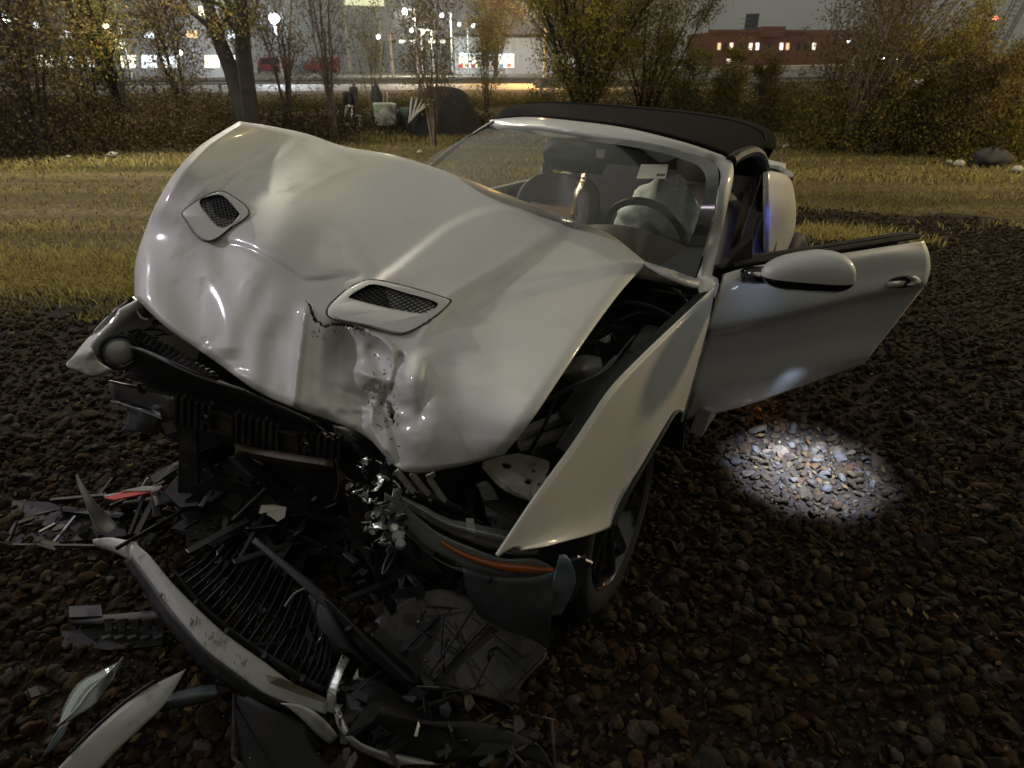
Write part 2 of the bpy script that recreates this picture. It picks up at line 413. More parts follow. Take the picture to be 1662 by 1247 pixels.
def hoodp(px, py, off=0.0):
    d = (hx - px) ** 2 + (hy - py) ** 2; i, j = np.unravel_index(np.argmin(d), d.shape)
    i = min(max(i, 2), NU - 3); j = min(max(j, 2), NV - 3)
    n = np.cross(HP[i + 2, j] - HP[i - 2, j], HP[i, j + 2] - HP[i, j - 2]); n /= np.linalg.norm(n)
    n = n if n[2] > 0 else -n
    t = tt[i, j]; P = CAM + ray(px, py) * float(t)
    return P + Vector(n) * off, Vector(n)
# ---- hood vents
def vent(outer, inner, label):
    O = closed(outer, len(outer) * 6)
    I = closed(inner, len(O))
    ns = [hoodp(*p)[1] for p in O]; n = sum(ns, Vector()) / len(ns); n.normalize()
    cO = sum((hoodp(*p)[0] for p in O), Vector()) / len(O)
    offs = max(((hoodp(*p)[0] - cO).dot(n) for p in I + O)); base = offs * .6
    pl = lambda p, o: PN(p[0], p[1], cO, n, o)
    lerp = lambda p, q, t: (p[0] + (q[0] - p[0]) * t, p[1] + (q[1] - p[1]) * t)
    # match starting points by angle around the inner centre
    ci = (sum(p[0] for p in I) / len(I), sum(p[1] for p in I) / len(I))
    ang = lambda p: math.atan2(p[1] - ci[1], p[0] - ci[0])
    k0 = min(range(len(I)), key=lambda k: abs((ang(I[k]) - ang(O[0]) + math.pi) % (2 * math.pi) - math.pi)); I = I[k0:] + I[:k0]
    rings = [([pl(p, base - .022) for p in O]), ([pl(p, base + .004) for p in O]), ([pl(lerp(o, i, .07), base + .010) for o, i in zip(O, I)]),
             ([pl(lerp(o, i, .93), base + .011) for o, i in zip(O, I)]), ([pl(i, base + .006) for i in I]), ([pl(i, base - .012) for i in I])]
    c2 = (sum(p[0] for p in O) / len(O), sum(p[1] for p in O) / len(O)); seam = [[hoodp(*lerp(c2, p, f_), h_)[0] for p in O] for f_, h_ in ((.97, .0035), (1.035, .0015))]
    m = MB(); m.grid([r_ + [r_[0]] for r_ in seam]); m.build('vent_seam', M_BLACK2, hood)
    m = MB(); m.grid([r_ + [r_[0]] for r_ in rings]); s = m.build('vent_surround', M_PAINT, hood, smooth=True, weld=True)
    m = MB(); m.plate([pl(p, base - .006) for p in I], .004, n); m.build('vent_backing', M_BLACK, hood)
    # diamond mesh
    P3 = [pl(p, base + .003) for p in I]; c3 = sum(P3, Vector()) / len(P3)
    ax = max(P3, key=lambda p: (p - c3).length) - c3; ax.normalize(); ay = n.cross(ax)
    poly2 = [((p - c3).dot(ax), (p - c3).dot(ay)) for p in P3]
    m = MB(); L = .2
    for sgn in (1, -1):
        for k in range(-26, 27):
            o = k * .0125
            dx, dy = math.cos(sgn * .62), math.sin(sgn * .62); px_, py_ = -dy * o, dx * o
            ts = []
            for a_ in range(len(poly2)):
                x1, y1 = poly2[a_]; x2, y2 = poly2[(a_ + 1) % len(poly2)]
                den = dx * (y2 - y1) - dy * (x2 - x1)
                if abs(den) < 1e-9: continue
                t = ((x1 - px_) * (y2 - y1) - (y1 - py_) * (x2 - x1)) / den; q = ((x1 - px_) * dy - (y1 - py_) * dx) / den
                if 0 <= q < 1: ts.append(t)
            if len(ts) >= 2:
                a3 = c3 + ax * (px_ + dx * min(ts)) + ay * (py_ + dy * min(ts)); b3 = c3 + ax * (px_ + dx * max(ts)) + ay * (py_ + dy * max(ts))
                m.bar(a3, b3, .0028, .003, n)
    m.build('vent_mesh', M_BLACK2, hood)
vent([(297, 345), (322, 326), (348, 313), (370, 315), (404, 345), (375, 370), (342, 391), (322, 385), (305, 362)],
     [(324, 327), (342, 318), (361, 318), (378, 334), (392, 351), (376, 364), (357, 369), (338, 350)], '')
vent([(533, 502), (550, 482), (573, 465), (604, 455), (660, 466), (720, 484), (728, 492), (700, 518), (665, 538), (640, 541), (590, 528), (540, 517)],
     [(567, 482), (584, 470), (604, 461), (655, 475), (705, 488), (712, 494), (700, 504), (684, 509), (630, 500), (575, 486)], '')

# chipped paint and scratches round the tear
m = MB(); rs = random.Random(21)
for k in range(90):
    if k < 60: x, y = rs.gauss(622, 14), rs.gauss(655, 42)
    else: x, y = rs.uniform(500, 612), rs.gauss(536, 7)
    if not (505 < x < 660 and 520 < y < 745): continue
    p, n_ = hoodp(x, y, .0015); a = rs.uniform(-.6, 1.9); L = rs.uniform(1.5, 7); q, _n = hoodp(x + L * math.cos(a), y + L * math.sin(a), .0015)
    m.bar(p, q, rs.uniform(.0006, .0022), .001, n_)
m.build('paint_scratches', M_INK, hood, kind='stuff')

# ---- windscreen and frame
def row(*p): return [PZ(*q) for q in p]
wtop = row((797, 205, 1.325), (900, 210, 1.37), (1026, 230, 1.355), (1120, 252, 1.315), (1158, 265, 1.285))
wbot = [Vector(q) for q in ((-.62, -.78, .98), (-.46, -.35, .985), (-.42, .05, .975), (-.47, .48, .95), (-.61, .765, .925))]
wmid = [(a + b) / 2 + Vector((.035, 0, .045)) for a, b in zip(wtop, wbot)]
MB().grid(loft([wtop, wmid, wbot], 16, 30)).build('windscreen', M_GLASS, car, smooth='all')
# black ceramic border of the glass
def ribbon(G_a, G_b, mat_, name, parent, n=40, solid=None, smooth=True):
    A, B = catmull(G_a, n), catmull(G_b, n)
    return MB().grid([A, B]).build(name, mat_, parent, smooth=smooth, solid=solid)
eps = Vector((.004, .0, .004))
fr = row((797, 205, 1.325), (1026, 230, 1.355), (1120, 252, 1.315), (1158, 265, 1.285), (1167, 290, 1.255), (1160, 340, 1.18), (1145, 400, 1.05), (1129, 452, .95))
fi = row((800, 211, 1.315), (1024, 240, 1.34), (1115, 263, 1.30), (1140, 278, 1.275), (1146, 300, 1.245), (1138, 340, 1.17), (1115, 400, 1.04), (1060, 440, .97))
MB().grid([[p + eps for p in catmull(fr, 60)], [p + eps for p in catmull(fi, 60)]]).build('glass_border', M_FRIT, car, smooth='all')
# header + pillar, painted
h_top = row((798, 194, 1.352), (850, 190, 1.378), (900, 193, 1.392), (1006, 206, 1.385), (1103, 229, 1.352), (1164, 249, 1.312), (1178, 255, 1.30))
h_bot = row((795, 206, 1.322), (850, 206, 1.352), (905, 210, 1.368), (1026, 230, 1.352), (1120, 252, 1.312), (1156, 264, 1.283), (1163, 272, 1.272))
h_mid = [(a + b) / 2 + Vector((.008, 0, .010)) for a, b in zip(h_top, h_bot)]
MB().grid(loft([h_top, h_mid, h_bot], 7, 50)).build('windscreen_header', M_PAINT, car, smooth='all', solid=.02)
p_out = row((1178, 255, 1.30), (1189, 266, 1.285), (1190, 290, 1.245), (1181, 333, 1.17), (1170, 380, 1.08), (1160, 425, 1.0), (1155, 452, .955))
p_in = row((1160, 264, 1.285), (1168, 276, 1.270), (1169, 300, 1.235), (1162, 340, 1.16), (1150, 392, 1.05), (1138, 430, .985), (1129, 455, .94))
p_mid = [(a + b) / 2 + Vector((.010, .004, .006)) for a, b in zip(p_out, p_in)]
MB().grid(loft([p_out, p_mid, p_in], 7, 40)).build('windscreen_pillar', M_PAINT, car, smooth='all', solid=.02)
# far pillar, thin against the field
q_o = row((800, 194, 1.352), (760, 220, 1.27), (715, 252, 1.17), (660, 300, 1.05))
q_i = row((801, 197, 1.35), (762, 222, 1.265), (717, 254.5, 1.165), (662, 303, 1.05))
MB().grid(loft([q_o, q_i], 2, 20)).build('windscreen_pillar', M_BLACK2, car, smooth='all', solid=.02)
# cowl corner between hood, pillar and fender
MB().grid(loft([row((1046, 424, 1.02), (1090, 438, .995), (1131, 452, .96), (1160, 455, .945)),
                row((1052, 432, 1.01), (1090, 452, .985), (1130, 466, .945), (1168, 463, .935)),
                ], 2, 16)).build('cowl_strip', M_PAINTD, car, smooth='all', solid=.012)
cc = [row((1129, 452, .955), (1143, 449, .96), (1155, 447, .963), (1165, 452, .955)), row((1133, 465, .945), (1145, 461, .95), (1155, 459, .95), (1167, 461, .943)),
      row((1136, 479, .93), (1146, 474, .935), (1156, 471, .935), (1165, 471, .932)), row((1137, 494, .91), (1145, 488, .915), (1154, 482, .92), (1162, 481, .922))]
MB().grid(cc).build('cowl_corner', M_PAINT, car, smooth='all', solid=.012)

# ---- soft top
secs = []
for X_, zc, hw, ze, Yc in ((-1.33, 1.388, .66, 1.30, -.02), (-1.55, 1.402, .69, 1.30, -.01), (-1.85, 1.400, .70, 1.27, -.01), (-2.15, 1.372, .66, 1.23, -.05), (-2.38, 1.32, .62, 1.14, -.09), (-2.58, 1.22, .58, 1.06, -.12), (-2.75, 1.06, .56, .98, -.13)):
    r_ = []
    for k in range(13):
        a = -1 + 2 * k / 12; yy = hw * math.copysign(abs(math.sin(a * math.pi / 2)) ** .95, a)
        tilt = -.028 * yy / .66
        zz = ze + (zc - ze) * (max(0, 1 - abs(a) ** 2.6)) ** .75
        r_.append(Vector((X_ + .10 * abs(a) ** 2 * (-1 if X_ > -1.5 else .3), Yc + yy, zz + tilt)))
    secs.append(r_)
# first section follows the header
secs[0] = [Vector(p) for p in catmull([p + Vector((-.012, 0, .006)) for p in h_top[:]], 13)]
secs[0][-1] = secs[0][-1] + Vector((0, .0, -.01))
MB().grid(loft(secs, 60, 48)).build('soft_top', M_FABRIC, car, smooth='all', solid=.02)
G0 = loft(secs, 60, 48)
for k in (14, 31):
    MB().tube([p + Vector((0, 0, .002)) for p in G0[k][2:46]], .005, 5).build('roof_seam', M_BLACK, car, smooth=True)
# side rail of the roof above the open door
rail = row((1186, 262, 1.29), (1200, 252, 1.30), (1222, 246, 1.28), (1236, 256, 1.24), (1244, 285, 1.13), (1247, 315, 1.04), (1240, 340, .98))
MB().tube(catmull(rail, 24), .022, 8).build('roof_rail', M_BLACK, car, smooth=True)
MB().plate(row((1228, 250, 1.26), (1238, 252, 1.24), (1250, 290, 1.11), (1252, 325, 1.0), (1236, 345, .96), (1238, 300, 1.08)), .03).build('rear_side_panel', M_FABRIC, car)

# ---- rear quarter
Yq = .74
qrows = [[PY(1222, 277, Yq - .02), PY(1246, 278, Yq - .01), PY(1264, 280, Yq - .01), PY(1277, 285, Yq - .02), PY(1285, 295, Yq - .04)],
         [PY(1222, 300, Yq - .01), PY(1246, 300, Yq + .01), PY(1264, 300, Yq + .01), PY(1279, 303, Yq - .0), PY(1289, 312, Yq - .04)],
         [PY(1222, 340, Yq + .0), PY(1246, 340, Yq + .03), PY(1264, 339, Yq + .03), PY(1280, 338, Yq + .02), PY(1292, 343, Yq - .03)],
         [PY(1222, 385, Yq + .0), PY(1246, 384, Yq + .02), PY(1262, 382, Yq + .02), PY(1278, 378, Yq + .01), PY(1289, 376, Yq - .03)],
         [PY(1222, 440, Yq - .0), PY(1246, 436, Yq + .01), PY(1260, 428, Yq + .01), PY(1270, 418, Yq - .0), PY(1279, 404, Yq - .03)]]
qrows = [r_[1:] for r_ in qrows]
MB().grid(loft(qrows, 24, 18)).build('rear_quarter_panel', M_PAINT, car, smooth='all', solid=.02)
MB().grid(loft([row((1238, 270, 1.04), (1262, 273, 1.03), (1284, 285, 1.0)), row((1240, 276, 1.02), (1262, 280, 1.01), (1287, 294, .98))], 4, 12)).build('rear_spoiler', M_PAINTD, car, smooth='all', solid=.02)
# trunk and body tub behind, hidden from here but part of the car
MB().grid(loft([[Vector((-2.75, -.62, 1.0)), Vector((-2.75, 0, 1.02)), Vector((-2.75, .56, .98))], [Vector((-3.35, -.6, .98)), Vector((-3.35, 0, 1.02)), Vector((-3.3, .42, .98))],
                [Vector((-3.6, -.55, .6)), Vector((-3.62, 0, .62)), Vector((-3.5, .38, .6))], [Vector((-3.6, -.55, .25)), Vector((-3.62, 0, .25)), Vector((-3.5, .38, .25))]], 18, 18)).build('trunk_lid', M_PAINT, car, smooth='all', solid=.02)
MB().grid(loft([[Vector((-3.5, -.6, .95)), Vector((-2.2, -.86, .93)), Vector((-.7, -.88, .93)), Vector((.1, -.88, .93)), Vector((.55, -.86, .84))],
                [Vector((-3.55, -.66, .6)), Vector((-2.2, -.95, .6)), Vector((-.7, -.94, .6)), Vector((.1, -.95, .64)), Vector((.6, -.9, .66))],
                [Vector((-3.45, -.66, .25)), Vector((-2.2, -.88, .2)), Vector((-.7, -.88, .2)), Vector((-.45, -.9, .22)), Vector((-.4, -.9, .3))]], 16, 40)).build('passenger_side_body', M_PAINT, car, smooth='all', solid=.02)

# ---- door
D0 = Vector((-.64, .885, 0)); DD = Vector((-.87, .49, 0)).normalized(); DN = Vector((DD.y, -DD.x, 0)) * 1
if DN.dot(CAM - D0) < 0: DN = -DN
def dr(off, *p): return [PN(a, b, D0, DN, off) for a, b in p]
drows = [dr(.0, (1177, 444), (1225, 432), (1337, 416), (1440, 400), (1500, 391)),
         dr(.028, (1173, 462), (1225, 446), (1335, 430), (1432, 414), (1508, 412)),
         dr(.045, (1164, 492), (1228, 480), (1325, 463), (1425, 446), (1510, 436)),
         dr(.056, (1150, 534), (1230, 518), (1311, 500), (1405, 478), (1504, 459)),
         dr(.012, (1147, 545), (1228, 529), (1312, 512), (1400, 490), (1494, 474)),
         dr(-.018, (1136, 588), (1215, 573), (1300, 556), (1378, 541), (1450, 530)),
         dr(-.022, (1126, 632), (1200, 619), (1262, 606), (1345, 584), (1417, 572)),
         dr(-.040, (1120, 650), (1195, 637), (1262, 622), (1342, 600), (1410, 581)),
         dr(-.10, (1106, 686), (1180, 667), (1240, 649), (1325, 618), (1402, 591))]
door = MB().grid(loft(drows, 50, 40)).build('driver_door', M_PAINT, car, smooth='all', solid=.012)
inn = [[p - DN * o for p in (r_[0], r_[1], r_[2], r_[3], r_[4])] for r_, o in ((drows[0], .06), (drows[3], .13), (drows[6], .07), (drows[8], .02))]
MB().grid(loft(inn, 12, 12)).build('inner_panel', M_BLACK, door, smooth='all', solid=.02)
MB().tube([p - DN * .02 + Vector((0, 0, .004)) for p in catmull(dr(0, (1196, 437), (1225, 429), (1337, 413), (1440, 396), (1498, 387)), 20)], .011, 6).build('window_seal', M_BLACK, door, smooth=True)
MB().tube([p - DN * .045 + Vector((0, 0, .004)) for p in catmull(dr(0, (1222, 426), (1337, 409), (1440, 392), (1496, 384)), 20)], .009, 6).build('window_seal', M_BLACK2, door, smooth=True)
MB().plate([p - DN * .03 for p in dr(0, (1183, 441), (1206, 412), (1234, 388), (1232, 426))], .03).build('sail_panel', M_BLACK2, door, bevel=.003)
# door handle: recess and lens-shaped grip
hc = dr(.052, (1468, 458))[0]
mb = MB(); O = []
for k in range(28):
    a = 2 * math.pi * k / 28; O.append(dr(.058, (1468 + 27 * math.cos(a), 458 - 1.5 * math.cos(a) * 2 + 9.5 * math.sin(a)))[0])
mb.plate(O, .012, DN); mb.build('handle_recess', M_GLOSSBLK, door, smooth=True)
mb = MB(); A, B = [], []
for k in range(15):
    a = -.9 + 1.8 * k / 14; A.append(dr(.066, (1468 + 27 * math.cos(a + math.pi * .0), 456 + 10 * math.sin(a)))[0]); B.append(dr(.07, (1461 + 20 * math.cos(a), 457 + 8.5 * math.sin(a)))[0])
mb.grid([A, B]); mb.build('door_handle', M_PAINT, door, smooth='all', solid=.01)
mb = MB(); mb.grid([dr(.068, *[(1441 + 8 * k, 466 + 1.3 * math.sin(k) - .5 * k) for k in range(4)]), dr(.066, *[(1443 + 9 * k, 458 - .6 * k) for k in range(4)])]); mb.build('door_handle', M_PAINT, door, smooth='all', solid=.008)
# door edge guard at the hinge side + sill
MB().tube(catmull(dr(.0, (1176, 446), (1164, 490), (1147, 540), (1133, 590), (1120, 635), (1106, 684)), 14), .006, 6).build('door_edge', M_PAINTD, door, smooth=True)

# ---- mirror
mc = PZ(1306, 455, .975)
mx = (PZ(1366, 442, .995) - PZ(1250, 436, .995)).normalized(); mz = Vector((0, 0, 1)); my = mz.cross(mx)
mirror = None
def mirshape(p):
    """superellipsoid flattened below"""
    return p
G, G2 = [], []
for i in range(15):
    th = i / 14 * math.pi / 2; r_ = []
    for k in range(41):
        ph = 2 * math.pi * k / 40
        cx, cy = math.copysign(abs(math.cos(ph)) ** .6, math.cos(ph)), math.copysign(abs(math.sin(ph)) ** .7, math.sin(ph))
        rad = math.cos(th) ** .55; h = math.sin(th) ** .85
        sx = .142 * cx * rad; taper = .70 + .30 * (sx / .142 + 1) / 2
        zt = .082 * h * (.62 + .42 * min(1, (sx / .142 + 1) * .9)) + .012
        r_.append(mc + mx * (sx + .004) + my * (.085 * cy * rad * taper) + mz * zt)
    G.append(r_)
    hb = math.cos(th) ** .6; G2.append([mc + mx * ((q - mc).dot(mx) * (.97 if i == 0 else 1.0) * 1.0) + my * ((q - mc).dot(my) * .97) + mz * (.014 - .045 * math.sin(th)) for q in r_])
mirror = MB().grid(G).build('wing_mirror', M_PAINT, door, smooth='all', weld=True)
MB().grid(G2).build('mirror_base', M_GLOSSBLK, door, smooth='all', weld=True)
MB().tube(catmull([PZ(1205, 446, .955), PZ(1228, 447, .97), PZ(1262, 446, .985), PZ(1300, 448, .985)], 10), [.02, .026, .03, .03, .03, .03, .03, .03, .03, .02], 10).build('mirror_arm', M_GLOSSBLK, door, smooth=True)
MB().plate([PZ(1222, 443, .985), PZ(1250, 434, 1.005), PZ(1256, 444, 1.0), PZ(1232, 447, .985)], .006).build('mirror_arm_trim', M_PAINT, door)
lamp('puddle_light', tuple(mc + Vector((0, 0, -.035)) + mx * .135 + DN * .05), 500, (.58, .70, 1.0), .02, 42, tuple(PZ(1306, 772, 0)), 1.0)
lamp('puddle_light_core', tuple(mc + Vector((0, 0, -.035)) + mx * .135 + DN * .05), 330, (.70, .80, 1.0), .02, 26, tuple(PZ(1296, 752, 0)), 1.0)
lamp('puddle_light_spill', tuple(mc + Vector((.0, 0, -.03)) + mx * -.04), .28, (.62, .72, 1.0), .012)

# ---- driver side fender, torn free at the front
fr_T = [PY(1160, 470, .885), PY(1137, 492, .885), PY(1097, 530, .89), PY(1045, 580, .89), PY(996, 631, .89), PY(962, 680, .89), PY(928, 731, .89), PY(870, 812, .89), PY(809, 904, .885)]
fr_M = [PY(1150, 525, .905), PY(1130, 560, .91), PY(1098, 595, .915), PY(1062, 640, .915), PY(1030, 690, .917), PY(1002, 738, .917), PY(968, 788, .915), PY(900, 848, .905), PY(830, 890, .89)]
fr_M2 = [PY(1128, 606, .918), PY(1115, 618, .925), PY(1093, 640, .93), PY(1068, 682, .932), PY(1045, 722, .934), PY(1022, 768, .932), PY(985, 822, .928), PY(903, 870, .915), PY(843, 891, .895)]
fr_B = [PY(1109, 672, .93), PY(1102, 668, .935), PY(1090, 676, .94), PY(1068, 714, .945), PY(1046, 752, .945), PY(1020, 798, .945), PY(994, 853, .945), PY(905, 882, .925), PY(848, 892, .90)]
fender = MB().grid(loft([fr_T, fr_M, fr_M2, fr_B], 30, 70)).build('driver_fender', M_PAINT, car, smooth='all', solid=.004)
fender['label'] = 'silver driver side fender peeled forward to a sharp point'
MB().tube(catmull([p + Vector((0, -.004, .002)) for p in fr_T], 40), .0045, 6).build('fender_edge', M_PAINT, fender, smooth=True)
MB().tube(catmull([PY(1098, 668, .935)] + fr_B[2:7], 24), .008, 6).build('arch_lip', M_BLACK2, fender, smooth=True)
# inner liner
MB().grid(loft([[p + Vector((-.02, -.03, -.01)) for p in fr_B[2:8]], [p + Vector((-.05, -.25, -.02)) for p in fr_B[2:8]]], 3, 20)).build('arch_liner', M_BLACK, fender, smooth='all', solid=.006)

# ---- wheels
def wheel(c, label=None, steer=0.0, full=True):
    c = Vector(c); ax = Vector((math.sin(steer), math.cos(steer), 0)) * (1 if c.y > 0 else -1)
    t = MB().lathe(c, ax, [(-.12, .22), (-.125, .30), (-.11, .327), (-.07, .337), (0, .339), (.07, .337), (.10, .328), (.118, .30), (.115, .26), (.108, .238)], 56).build('wheel', M_TYRE, car, smooth='all')
    if label: t['label'] = label
    rim = MB().lathe(c, ax, [(-.10, .235), (.085, .232), (.108, .243), (.112, .238), (.085, .222), (-.06, .21)], 48)
    rim.lathe(c, ax, [(-.05, .21), (-.05, .02)], 40)
    rim.build('rim', M_RIM, t, smooth=True)
    a = ax.orthogonal().normalized(); b = ax.cross(a); sp = MB()
    for k in range(10):
        an = 2 * math.pi * (k // 2) / 5 + (.13 if k % 2 else -.13); an2 = 2 * math.pi * (k // 2) / 5 + (.24 if k % 2 else -.24)
        p0 = c + ax * .075 + (a * math.cos(an) + b * math.sin(an)) * .05; p1 = c + ax * .10 + (a * math.cos(an2) + b * math.sin(an2)) * .228
        sp.bar(p0, p1, .024, .02, ax)
    sp.build('spokes', M_RIM, t)
    MB().lathe(c, ax, [(.0, .06), (.085, .058), (.09, .03), (.092, .001)], 24).build('hub', M_DARKMET, t, smooth=True)
    MB().lathe(c, ax, [(-.02, .16), (-.02, .165), (.0, .165), (.0, .05)], 32).build('brake_disc', M_DARKMET, t, smooth=True)
    return t
wheel((.02, .735, .345), steer=-.10)
wheel((.05, -.80, .335)); wheel((-2.68, .62, .335)); wheel((-2.68, -.74, .335))

# ---- floor and dark inner structure
MB().box((-1.75, -.06, .27), (2.4, 1.42, .12)).build('floor_pan', M_BLACK, car, bevel=.01)
MB().grid(loft([[Vector((-.62, -.85, .25)), Vector((-.62, 0, .25)), Vector((-.62, .82, .25))], [Vector((-.60, -.85, .85)), Vector((-.52, 0, .90)), Vector((-.60, .80, .88))]], 6, 8)).build('bulkhead', M_BLACK, car, solid=.02)
MB().grid(loft([[Vector((-1.9 + .0, .78, .28)), Vector((-.7, .86, .28))], [Vector((-1.9, .80, .42)), Vector((-.7, .88, .40))]], 3, 4)).build('door_sill', M_PAINTD, car, solid=.05)
M_BLUE = mat('blue_light_painted_jamb', (.20, .22, .34), .3, .5, .6)  # silver jamb: the blue light on it is put into the colour
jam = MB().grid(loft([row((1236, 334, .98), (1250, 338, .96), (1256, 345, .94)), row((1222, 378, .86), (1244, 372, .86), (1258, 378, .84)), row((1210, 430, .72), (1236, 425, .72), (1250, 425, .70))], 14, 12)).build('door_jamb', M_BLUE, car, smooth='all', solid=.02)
# ---- courtesy lamps that come on with the open door
lamp('courtesy_light', (-1.18, .02, 1.24), 3.0, (1, .86, .66), .03)
lamp('door_courtesy_light', tuple(PZ(1232, 372, .92) + Vector((.05, .12, 0))), .35, (.15, .2, 1.0), .01)
lamp('door_edge_marker', tuple(PZ(1238, 652, .10)), .22, (1.0, .30, .08), .01)
# ---- interior
def seat(yc, xoff, tilt=0):
    s = MB()
    rows_ = []
    for z_, xx, hw, th in ((.42, -1.45, .24, .0), (.55, -1.52, .25, 0), (.75, -1.60, .26, 0), (.95, -1.68, .24, 0), (1.03, -1.71, .17, 0), (1.06, -1.73, .10, 0)):
        rows_.append([Vector((xx + xoff - .05, yc - hw, z_)), Vector((xx + xoff + .05, yc - hw * .93, z_)), Vector((xx + xoff + .035, yc - hw * .6, z_)), Vector((xx + xoff, yc, z_)),
                      Vector((xx + xoff + .035, yc + hw * .6, z_)), Vector((xx + xoff + .05, yc + hw * .93, z_)), Vector((xx + xoff - .05, yc + hw, z_))])
    s.grid(loft(rows_, 20, 24)); back = s.build('seat', M_LEATHER, car, smooth='all', solid=.09)
    rows_ = [[Vector((xx + xoff + .012 - .03 * abs(k), yc + hw * k, z_)) for k in (-1, -.7, 0, .7, 1)] for z_, xx, hw in ((.62, -1.53, .14), (.78, -1.585, .145), (.90, -1.63, .13))]
    MB().grid(loft(rows_, 10, 12)).build('seat_panel', M_LEATHER2, back, smooth='all', solid=.03)
    m = MB()
    G = []
    for i in range(9):
        th = -math.pi / 2 + math.pi * i / 8
        G.append([Vector((-1.76 + xoff + .055 * math.copysign(abs(math.cos(ph)) ** .7, math.cos(ph)) * abs(math.cos(th)) ** .4, yc + .125 * math.copysign(abs(math.sin(ph)) ** .6, math.sin(ph)) * abs(math.cos(th)) ** .35,
                           1.155 + .085 * math.copysign(abs(math.sin(th)) ** .7, math.sin(th)))) for ph in [2 * math.pi * k / 24 for k in range(25)]])
    m.grid(G); m.build('headrest', M_LEATHER, back, smooth='all', weld=True)
    c = MB(); c.grid(loft([[Vector((-1.5 + xoff, yc - .24, .45)), Vector((-1.5 + xoff, yc, .42)), Vector((-1.5 + xoff, yc + .24, .45))], [Vector((-1.0 + xoff, yc - .24, .50)), Vector((-1.0 + xoff, yc, .48)), Vector((-1.0 + xoff, yc + .24, .50))]], 6, 8))
    c.build('seat_cushion', M_LEATHER, back, smooth='all', solid=.12)
seat(.36, -.02); seat(-.38, .05)
MB().grid(loft([[Vector((-2.45, -.58, 1.0)), Vector((-2.45, 0, 1.0)), Vector((-2.45, .55, 1.0))], [Vector((-2.3, -.55, .5)), Vector((-2.3, 0, .5)), Vector((-2.3, .55, .5))]], 6, 8)).build('rear_bench', M_LEATHER, car, solid=.1)
MB().grid(loft([[Vector((-2.50, -.62, .55)), Vector((-2.50, -.05, .55)), Vector((-2.50, .55, .55))], [Vector((-2.52, -.60, 1.0)), Vector((-2.55, -.05, 1.03)), Vector((-2.50, .52, .98))], [Vector((-2.36, -.52, 1.24)), Vector((-2.38, -.05, 1.30)), Vector((-2.34, .44, 1.20))]], 8, 8)).build('rear_window_panel', M_FABRIC, car, smooth='all', solid=.02)
# dashboard
drw = [[Vector((-.50, -.74, .93)), Vector((-.42, -.3, .965)), Vector((-.42, .1, .965)), Vector((-.45, .45, .96)), Vector((-.56, .74, .92))],
       [Vector((-.78, -.72, .965)), Vector((-.72, -.3, .985)), Vector((-.74, .05, .985)), Vector((-.80, .38, 1.005)), Vector((-.82, .72, .95))],
       [Vector((-.93, -.70, .93)), Vector((-.88, -.3, .95)), Vector((-.90, .05, .95)), Vector((-.95, .38, .985)), Vector((-.93, .70, .92))],
       [Vector((-.92, -.70, .70)), Vector((-.88, -.3, .70)), Vector((-.90, .05, .70)), Vector((-.92, .38, .75)), Vector((-.92, .70, .70))]]
MB().grid(loft(drw, 20, 30)).build('dashboard', M_DASH, car, smooth='all', solid=.01)
MB().box((-1.35, 0, .58), (.9, .2, .2)).build('centre_console', M_DASH, car, bevel=.02)
# steering wheel
sc = Vector((-1.10, .375, .925)); sn = Vector((-.93, 0, .40)).normalized(); sa = Vector((0, 1, 0)); sb = sn.cross(sa)
sw = MB().tube([sc + (sa * math.cos(2 * math.pi * k / 40) + sb * math.sin(2 * math.pi * k / 40)) * .182 for k in range(41)], .0165, 10, False).build('steering_wheel', M_BLACK, car, smooth='all')
hubm = MB(); hubm.lathe(sc, sn, [(-.06, .05), (-.01, .075), (.02, .07), (.025, .001)], 24)
for an in (math.pi * .02, math.pi * .98, -math.pi / 2 if sb.z > 0 else math.pi / 2):
    hubm.bar(sc, sc + (sa * math.cos(an) + sb * math.sin(an)) * .175, .045, .018, sn)
hubm.build('wheel_hub', M_DASH, sw, smooth=True)
# deflated airbag hanging over the wheel
G = []
r2 = random.Random(5)
for i in range(26):
    th = math.pi * i / 25; rr = []
    for k in range(48):
        ph = 2 * math.pi * k / 48
        wr = 1 + .07 * math.sin(5 * ph + 3 * th) + .05 * math.sin(11 * ph - 2 * th) + .04 * math.sin(9 * th + 2 * ph)
        droop = .05 * math.sin(th) * (1 if math.cos(ph) > 0 else 0)
        p = Vector((-.085 * math.cos(th), .20 * math.sin(th) * math.cos(ph) * wr, .165 * math.sin(th) * math.sin(ph) * wr - .03 * abs(math.cos(ph)) * math.sin(th)))
        rr.append(PZ(1054, 364, .985) + Vector((-.11, .0, .0)) + Vector((p.x, p.y * .98, p.z)) + Vector((0, 0, r2.uniform(-.003, .003))))
    rr.append(rr[0]); G.append(rr)
MB().grid(G).build('airbag', M_AIRBAG, sw, smooth='all', weld=True)
